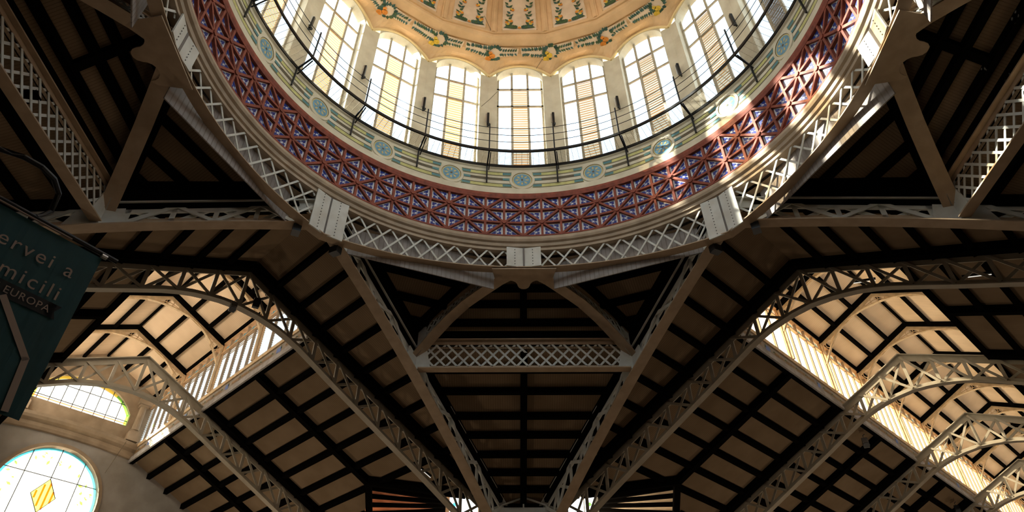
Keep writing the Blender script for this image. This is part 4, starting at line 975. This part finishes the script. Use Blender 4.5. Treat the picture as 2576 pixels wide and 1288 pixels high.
# ------------------------------------------------------------------ far corner column group and corner pavilion
t = thing('corner_brace', (0, 18.5, 10.1), 'dark cross-braced tie between the two crossing trusses at the bottom of the picture', 'brace')
for nm, a_, b_, w_, h in (('bottom_beam', (-1.45, 18.5, 10.08), (1.40, 18.5, 10.08), .30, .16), ('top_beam', (-1.1, 18.5, 11.05), (1.1, 18.5, 11.05), .10, .09), ('brace', (-1.3, 18.5, 10.2), (1.05, 18.5, 11.0), .06, .06), ('brace', (1.3, 18.45, 10.2), (-1.05, 18.45, 11.0), .06, .06), ('vertical', (0, 18.5, 10.1), (0, 18.5, 11.0), .06, .06)):
    g = MB(); g.bar(a_, b_, w_, h); g.build(nm, 'iron', t)
t = thing('column', (0, 20.5, -EYE), 'iron corner column where the crossing trusses meet, at the bottom edge', 'column')
g = MB(); g.cyl((0, 20.5, -EYE), .34, (0, 0, 1), 11.2, 16, .28); g.build('shaft', 'iron', t)
g = MB(); g.cyl((0, 20.5, 9.2), .30, (0, 0, 1), .5, 16, .5); g.build('capital', 'iron', t)
for s_ in (-1, 1):
    side_n = 'left' if s_ < 0 else 'right'
    t = thing('ceiling', (5 * s_, 21, 12), 'small %s ceiling of the corner pavilion with fanning black rafters, at the bottom' % ('reddish left' if s_ < 0 else 'sunlit right'), 'ceiling', kind='structure')
    A = V3(6.85 * s_, 19.75, 12.15); B = V3(2.1 * s_, 18.55, 11.45); Cc = V3(3.5 * s_, 22.3, 12.25); E = V3(9.3 * s_, 27.5, 12.3); G = V3(3.6 * s_, 27.5, 12.25)
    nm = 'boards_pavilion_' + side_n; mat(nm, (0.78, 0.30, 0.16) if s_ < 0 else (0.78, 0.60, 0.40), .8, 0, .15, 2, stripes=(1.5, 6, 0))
    g = MB()
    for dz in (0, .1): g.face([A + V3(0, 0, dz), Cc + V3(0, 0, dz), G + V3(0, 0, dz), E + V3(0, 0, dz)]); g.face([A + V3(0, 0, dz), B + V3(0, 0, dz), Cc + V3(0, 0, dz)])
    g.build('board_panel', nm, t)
    for f_ in (.02, .16, .30, .46, .64, .84):
        P0 = A.lerp(E, f_); P1 = Cc.lerp(G, f_ * .55); g = MB(); g.bar(P0 - V3(0, 0, .08), P1 - V3(0, 0, .08), .22, .16); g.build('rafter', 'black_beam', t)
t = thing('window_4', (0, 22.4, 9.6), 'bright stained glazing of the corner pavilion behind the corner column', 'window', kind='structure')
for s_ in (-1, 1):
    g = MB(); g.face([(s_ * .2, 22.4, 8.8), (s_ * 3.5, 22.4, 8.8), (s_ * 3.5, 22.4, 12.2), (s_ * .2, 22.4, 12.2)]); g.build('glass_pane', 'glass_clear', t)
    g = MB(); g.bar((s_ * 3.42, 22.3, 8.8), (s_ * 3.42, 22.3, 12.2), .16, .12); g.bar((s_ * 3.42, 22.3, 12.15), (s_ * .2, 22.3, 12.15), .12, .16)
    for x in (1.15, 2.0, 2.85): g.bar((s_ * x, 22.34, 8.8), (s_ * x, 22.34, 12.2), .05, .06)
    g.bar((s_ * .2, 22.34, 11.3), (s_ * 3.4, 22.34, 11.3), .05, .06); g.build('window_frame', 'tan_board' if s_ < 0 else 'frame_pale', t)
    g = MB(); 
    for q in range(6): g.face([(s_ * 3.1 + .10 * math.cos(a_), 22.32, 11.75 - q * .3 + .10 * math.sin(a_)) for a_ in (0, 1.26, 2.5, 3.77, 5.03)], q % 2)
    g.build('painted_border', ['glass_blue' if s_ < 0 else 'glass_green', 'glass_red' if s_ < 0 else 'glass_yellow'], t)
for s_ in (-1, 1):  # milky panes added out of view to brighten the pavilion ceilings
    g = MB(); g.face([(3.5 * s_, 27.5, 10.4), (9.3 * s_, 27.5, 10.4), (9.3 * s_, 27.5, 12.3), (3.5 * s_, 27.5, 12.3)]); g.face([(3.52 * s_, 22.5, 8.9), (3.52 * s_, 27.5, 10.4), (3.52 * s_, 27.5, 12.2), (3.52 * s_, 22.5, 12.2)]); o = g.build('window_%d' % (5 if s_ < 0 else 6), 'glass_milky'); tag(o, 'added milky glazing that lights the corner pavilion, %s side, below the picture' % ('left' if s_ < 0 else 'right'), 'window', kind='structure')
wall('wall_pavilion_base', ((-3.6, 22.5), (3.6, 22.5)), -EYE, 8.85, 'low wall below the glazing of the corner pavilion')

# ------------------------------------------------------------------ banner
bd = Vector((.587, .810, 0)); bo = Vector((-5.667, -3.586, 0)); bn = Vector((bd.y, -bd.x, 0))   # bn faces the viewer side
if (Vector((CAMX, CAMY, 0)) - bo).dot(bn) < 0: bn = -bn
def BP(s, z, d=0): return bo + bd * s + bn * d + Vector((0, 0, 5.5 + z))
ban = thing('banner', tuple(BP(-.85, -2.19)), 'teal market delivery banner hanging from a black rod at the left edge', 'banner')
g = MB(); cols = 24
rows = [0, -2.19]
vs = []; 
for i in range(cols + 1):
    s = -1.75 + 1.75 * i / cols
    for z in (-.02, -2.19): vs.append(BP(s, z, .006 * math.sin(i * 1.7) * (1 if z < -1 else .2)))
g.mesh(vs, [(2 * i, 2 * i + 2, 2 * i + 3, 2 * i + 1) for i in range(cols)]); g.build('cloth', 'banner', ban)
g = MB(); P = [BP(s, z, .013) for s, z in [(-1.6, -.845), (-.335, -.855), (-.148, -.849), (-.20, -.939), (-.169, -1.026), (-.70, -1.032), (-1.6, -1.04)]]
for i in range(1, len(P) - 1): pass
rb = [[(-1.6, -.85), (-.21, -.85), (-.21, -1.03), (-1.6, -1.04)], [(-.30, -.85), (-.15, -.85), (-.205, -.939), (-.30, -.939)], [(-.30, -.939), (-.205, -.939), (-.165, -1.028), (-.30, -1.03)]]
for q in rb: g.face([BP(s, z, .013) for s, z in q])
g.build('ribbon_panel', 'ribbon', ban)
g = MB()
def stroke(pts, w_):
    for (a_, b_) in zip(pts, pts[1:]):
        t_ = Vector((b_[0] - a_[0], b_[1] - a_[1])).normalized(); n_ = Vector((-t_.y, t_.x)) * w_ / 2; e = t_ * w_ * .25
        g.face([BP(a_[0] - n_.x - e.x, a_[1] - n_.y - e.y, .016), BP(b_[0] - n_.x + e.x, b_[1] - n_.y + e.y, .016), BP(b_[0] + n_.x + e.x, b_[1] + n_.y + e.y, .016), BP(a_[0] + n_.x - e.x, a_[1] + n_.y - e.y, .016)])
stroke([(-.74, -1.03), (-.235, -1.57), (-.175, -2.14)], .075); g.build('white_outline', 'letter', ban)
rib_ = last_[0] if last_[0].name.startswith('ribbon') else [x for x in ban.children if x.name.startswith('ribbon')][0]
def text(body, right, base, size, nm, sp_=1.0, par=None):
    cu = bpy.data.curves.new(nm, 'FONT'); cu.body = body; cu.size = size; cu.align_x = 'RIGHT'; cu.space_character = sp_; cu.resolution_u = 4
    ob = bpy.data.objects.new('tmp_text', cu); C.objects.link(ob)
    bpy.context.view_layer.update(); dg = bpy.context.evaluated_depsgraph_get(); me = bpy.data.meshes.new_from_object(ob.evaluated_get(dg))
    bpy.data.objects.remove(ob)
    W = Vector(ban['_w'])
    for v in me.vertices:
        p = BP(right + v.co.x, base + v.co.y, .02) + Vector((0, 0, EYE)) - W; v.co = p
    me.materials.clear(); me.materials.append(MATS['letter']); o = bpy.data.objects.new(nm, me); C.objects.link(o); o.parent = par or ban; o['_w'] = ban['_w']
text('Servei a', -.215, -.475, .265, 'lettering', 1.22)
text('domicili', -.235, -.81, .265, 'lettering', 1.22)
text('A I EUROPA', -.26, -.985, .128, 'lettering', 1.1, rib_)
t = thing('banner_rod', tuple(BP(-.5, .03)), 'black rod that carries the teal banner, running in from the left edge', 'rod')
g = MB(); g.tube([BP(-2.2, .045, 0), BP(.18, .045, 0)], .032, 8); g.build('rod', 'black_iron', t)
g = MB(); g.bar(BP(-1.75, .0, .03), BP(-.42, .0, .03), .012, .022); g.build('batten', 'letter', t)
g = MB(); c = BP(-.03, .0, .03); g.cyl(c, .03, bd, .07, 8); g.build('end_clip', 'steel', t)
pts = [(-7.2, -5.2, 6.0), (-6.47, -4.99, 6.0), (-6.25, -4.86, 6.0), (-6.12, -4.70, 6.0), (-6.07, -4.50, 6.0), (-6.09, -4.29, 5.95), (-6.15, -4.18, 5.75), (-6.18, -4.30, 5.55)]
g = MB(); g.tube(pts, .035, 8); tag(g.build('bent_pipe', 'black_iron', base=(-6.2, -4.3, 5.55 + EYE)), 'black bent pipe curving down to the banner rod at the left edge', 'pipe')

# ------------------------------------------------------------------ floodlights, tube lamps and added fill lights
def flood(P0, D, lb, s=.3, m='black_iron'):
    t = thing('floodlight', tuple(P0), lb, 'lamp', None); D = Vector(D).normalized()
    g = MB(); g.bar(P0, P0 + D * s * .8, s, s * .7, side=(0, 0, 1)); hs_ = g.build('housing', m, t)
    g = MB(); g.cyl(P0 + D * s * .75, s * .32, D, s * .12, 14, s * .42); g.build('lens_rim', 'steel' if m == 'steel' else 'black_iron', hs_)
    g = MB(); g.tube([P0 + V3(0, 0, -s * .1), P0 + V3(0, 0, s * .7), P0 + V3(.15, .1, s * 1.0)], .02, 6); g.build('yoke', m, t); return t
flood(NL.P(14.5, .55, 14.75), (.3, -.6, -.2), 'black floodlight mounted in the first left nave truss', .34)
flood(NL.P(14.45, -.25, 14.30), (.2, -.3, -1), 'flat dark lamp clamped under the chord of the first left nave truss', .30, 'rivet')
flood(NR.P(26.2, -3.5, 14.15), (-.2, -.5, -1), 'grey floodlight hanging under the right nave clerestory', .36, 'rivet')
flood(NR.P(37.9, -3.7, 14.1), (-.2, -.5, -1), 'small dark floodlight near the lower right corner', .34)
for N, U, v, lb in ((NR, 14.8, 1.9, 'lit thin tube light in the first right nave truss, left one'), (NR, 14.8, 5.0, 'lit thin tube light in the first right nave truss, middle one'), (NR, 14.8, 8.0, 'lit thin tube light in the first right nave truss, right one'), (NL, 14.8, 9.2, 'lit thin tube light in the lower part of the first left nave truss')):
    t = thing('tube_lamp', tuple(N.P(U, v, 14.5 - .4 * v)), lb, 'lamp', 'tube lights fixed in the nave trusses')
    z = interp(abs(v), ZLOW) + .5; g = MB(); g.tube([N.P(U, v - .35, z + .1), N.P(U, v + .35, z - .15)], .012, 6); g.build('tube', 'tube_light', t)
    g = MB(); g.bar(N.P(U, v - .38, z + .17), N.P(U, v + .38, z - .08), .07, .04); g.build('holder', 'black_iron', t)
# unseen fill lights added low in the hall, warming the roof from below
li = 0
for x, y, en in [(-14, -2, 18), (-6, 5, 20), (6, 5, 20), (14, -2, 8), (0, 14, 14), (-10, 17, 140), (11, 18, 90), (-15, 23, 270), (16, 23, 150), (-20, 14, 120), (22, 14, 55), (-23, 25, 460), (24, 26, 150), (32, 32, 150), (0, -4, 20)]:
    ld = bpy.data.lights.new('warm_fill', 'AREA'); ld.shape = 'DISK'; ld.size = 1.2; ld.energy = en; ld.color = (1.0, 0.78, 0.56)
    lo = bpy.data.objects.new('warm_fill', ld); C.objects.link(lo); lo.location = (x, y, 3.2); lo.rotation_euler = (PI, 0, 0)
# tidy helper property
for o in bpy.data.objects:
    if '_w' in o: del o['_w']
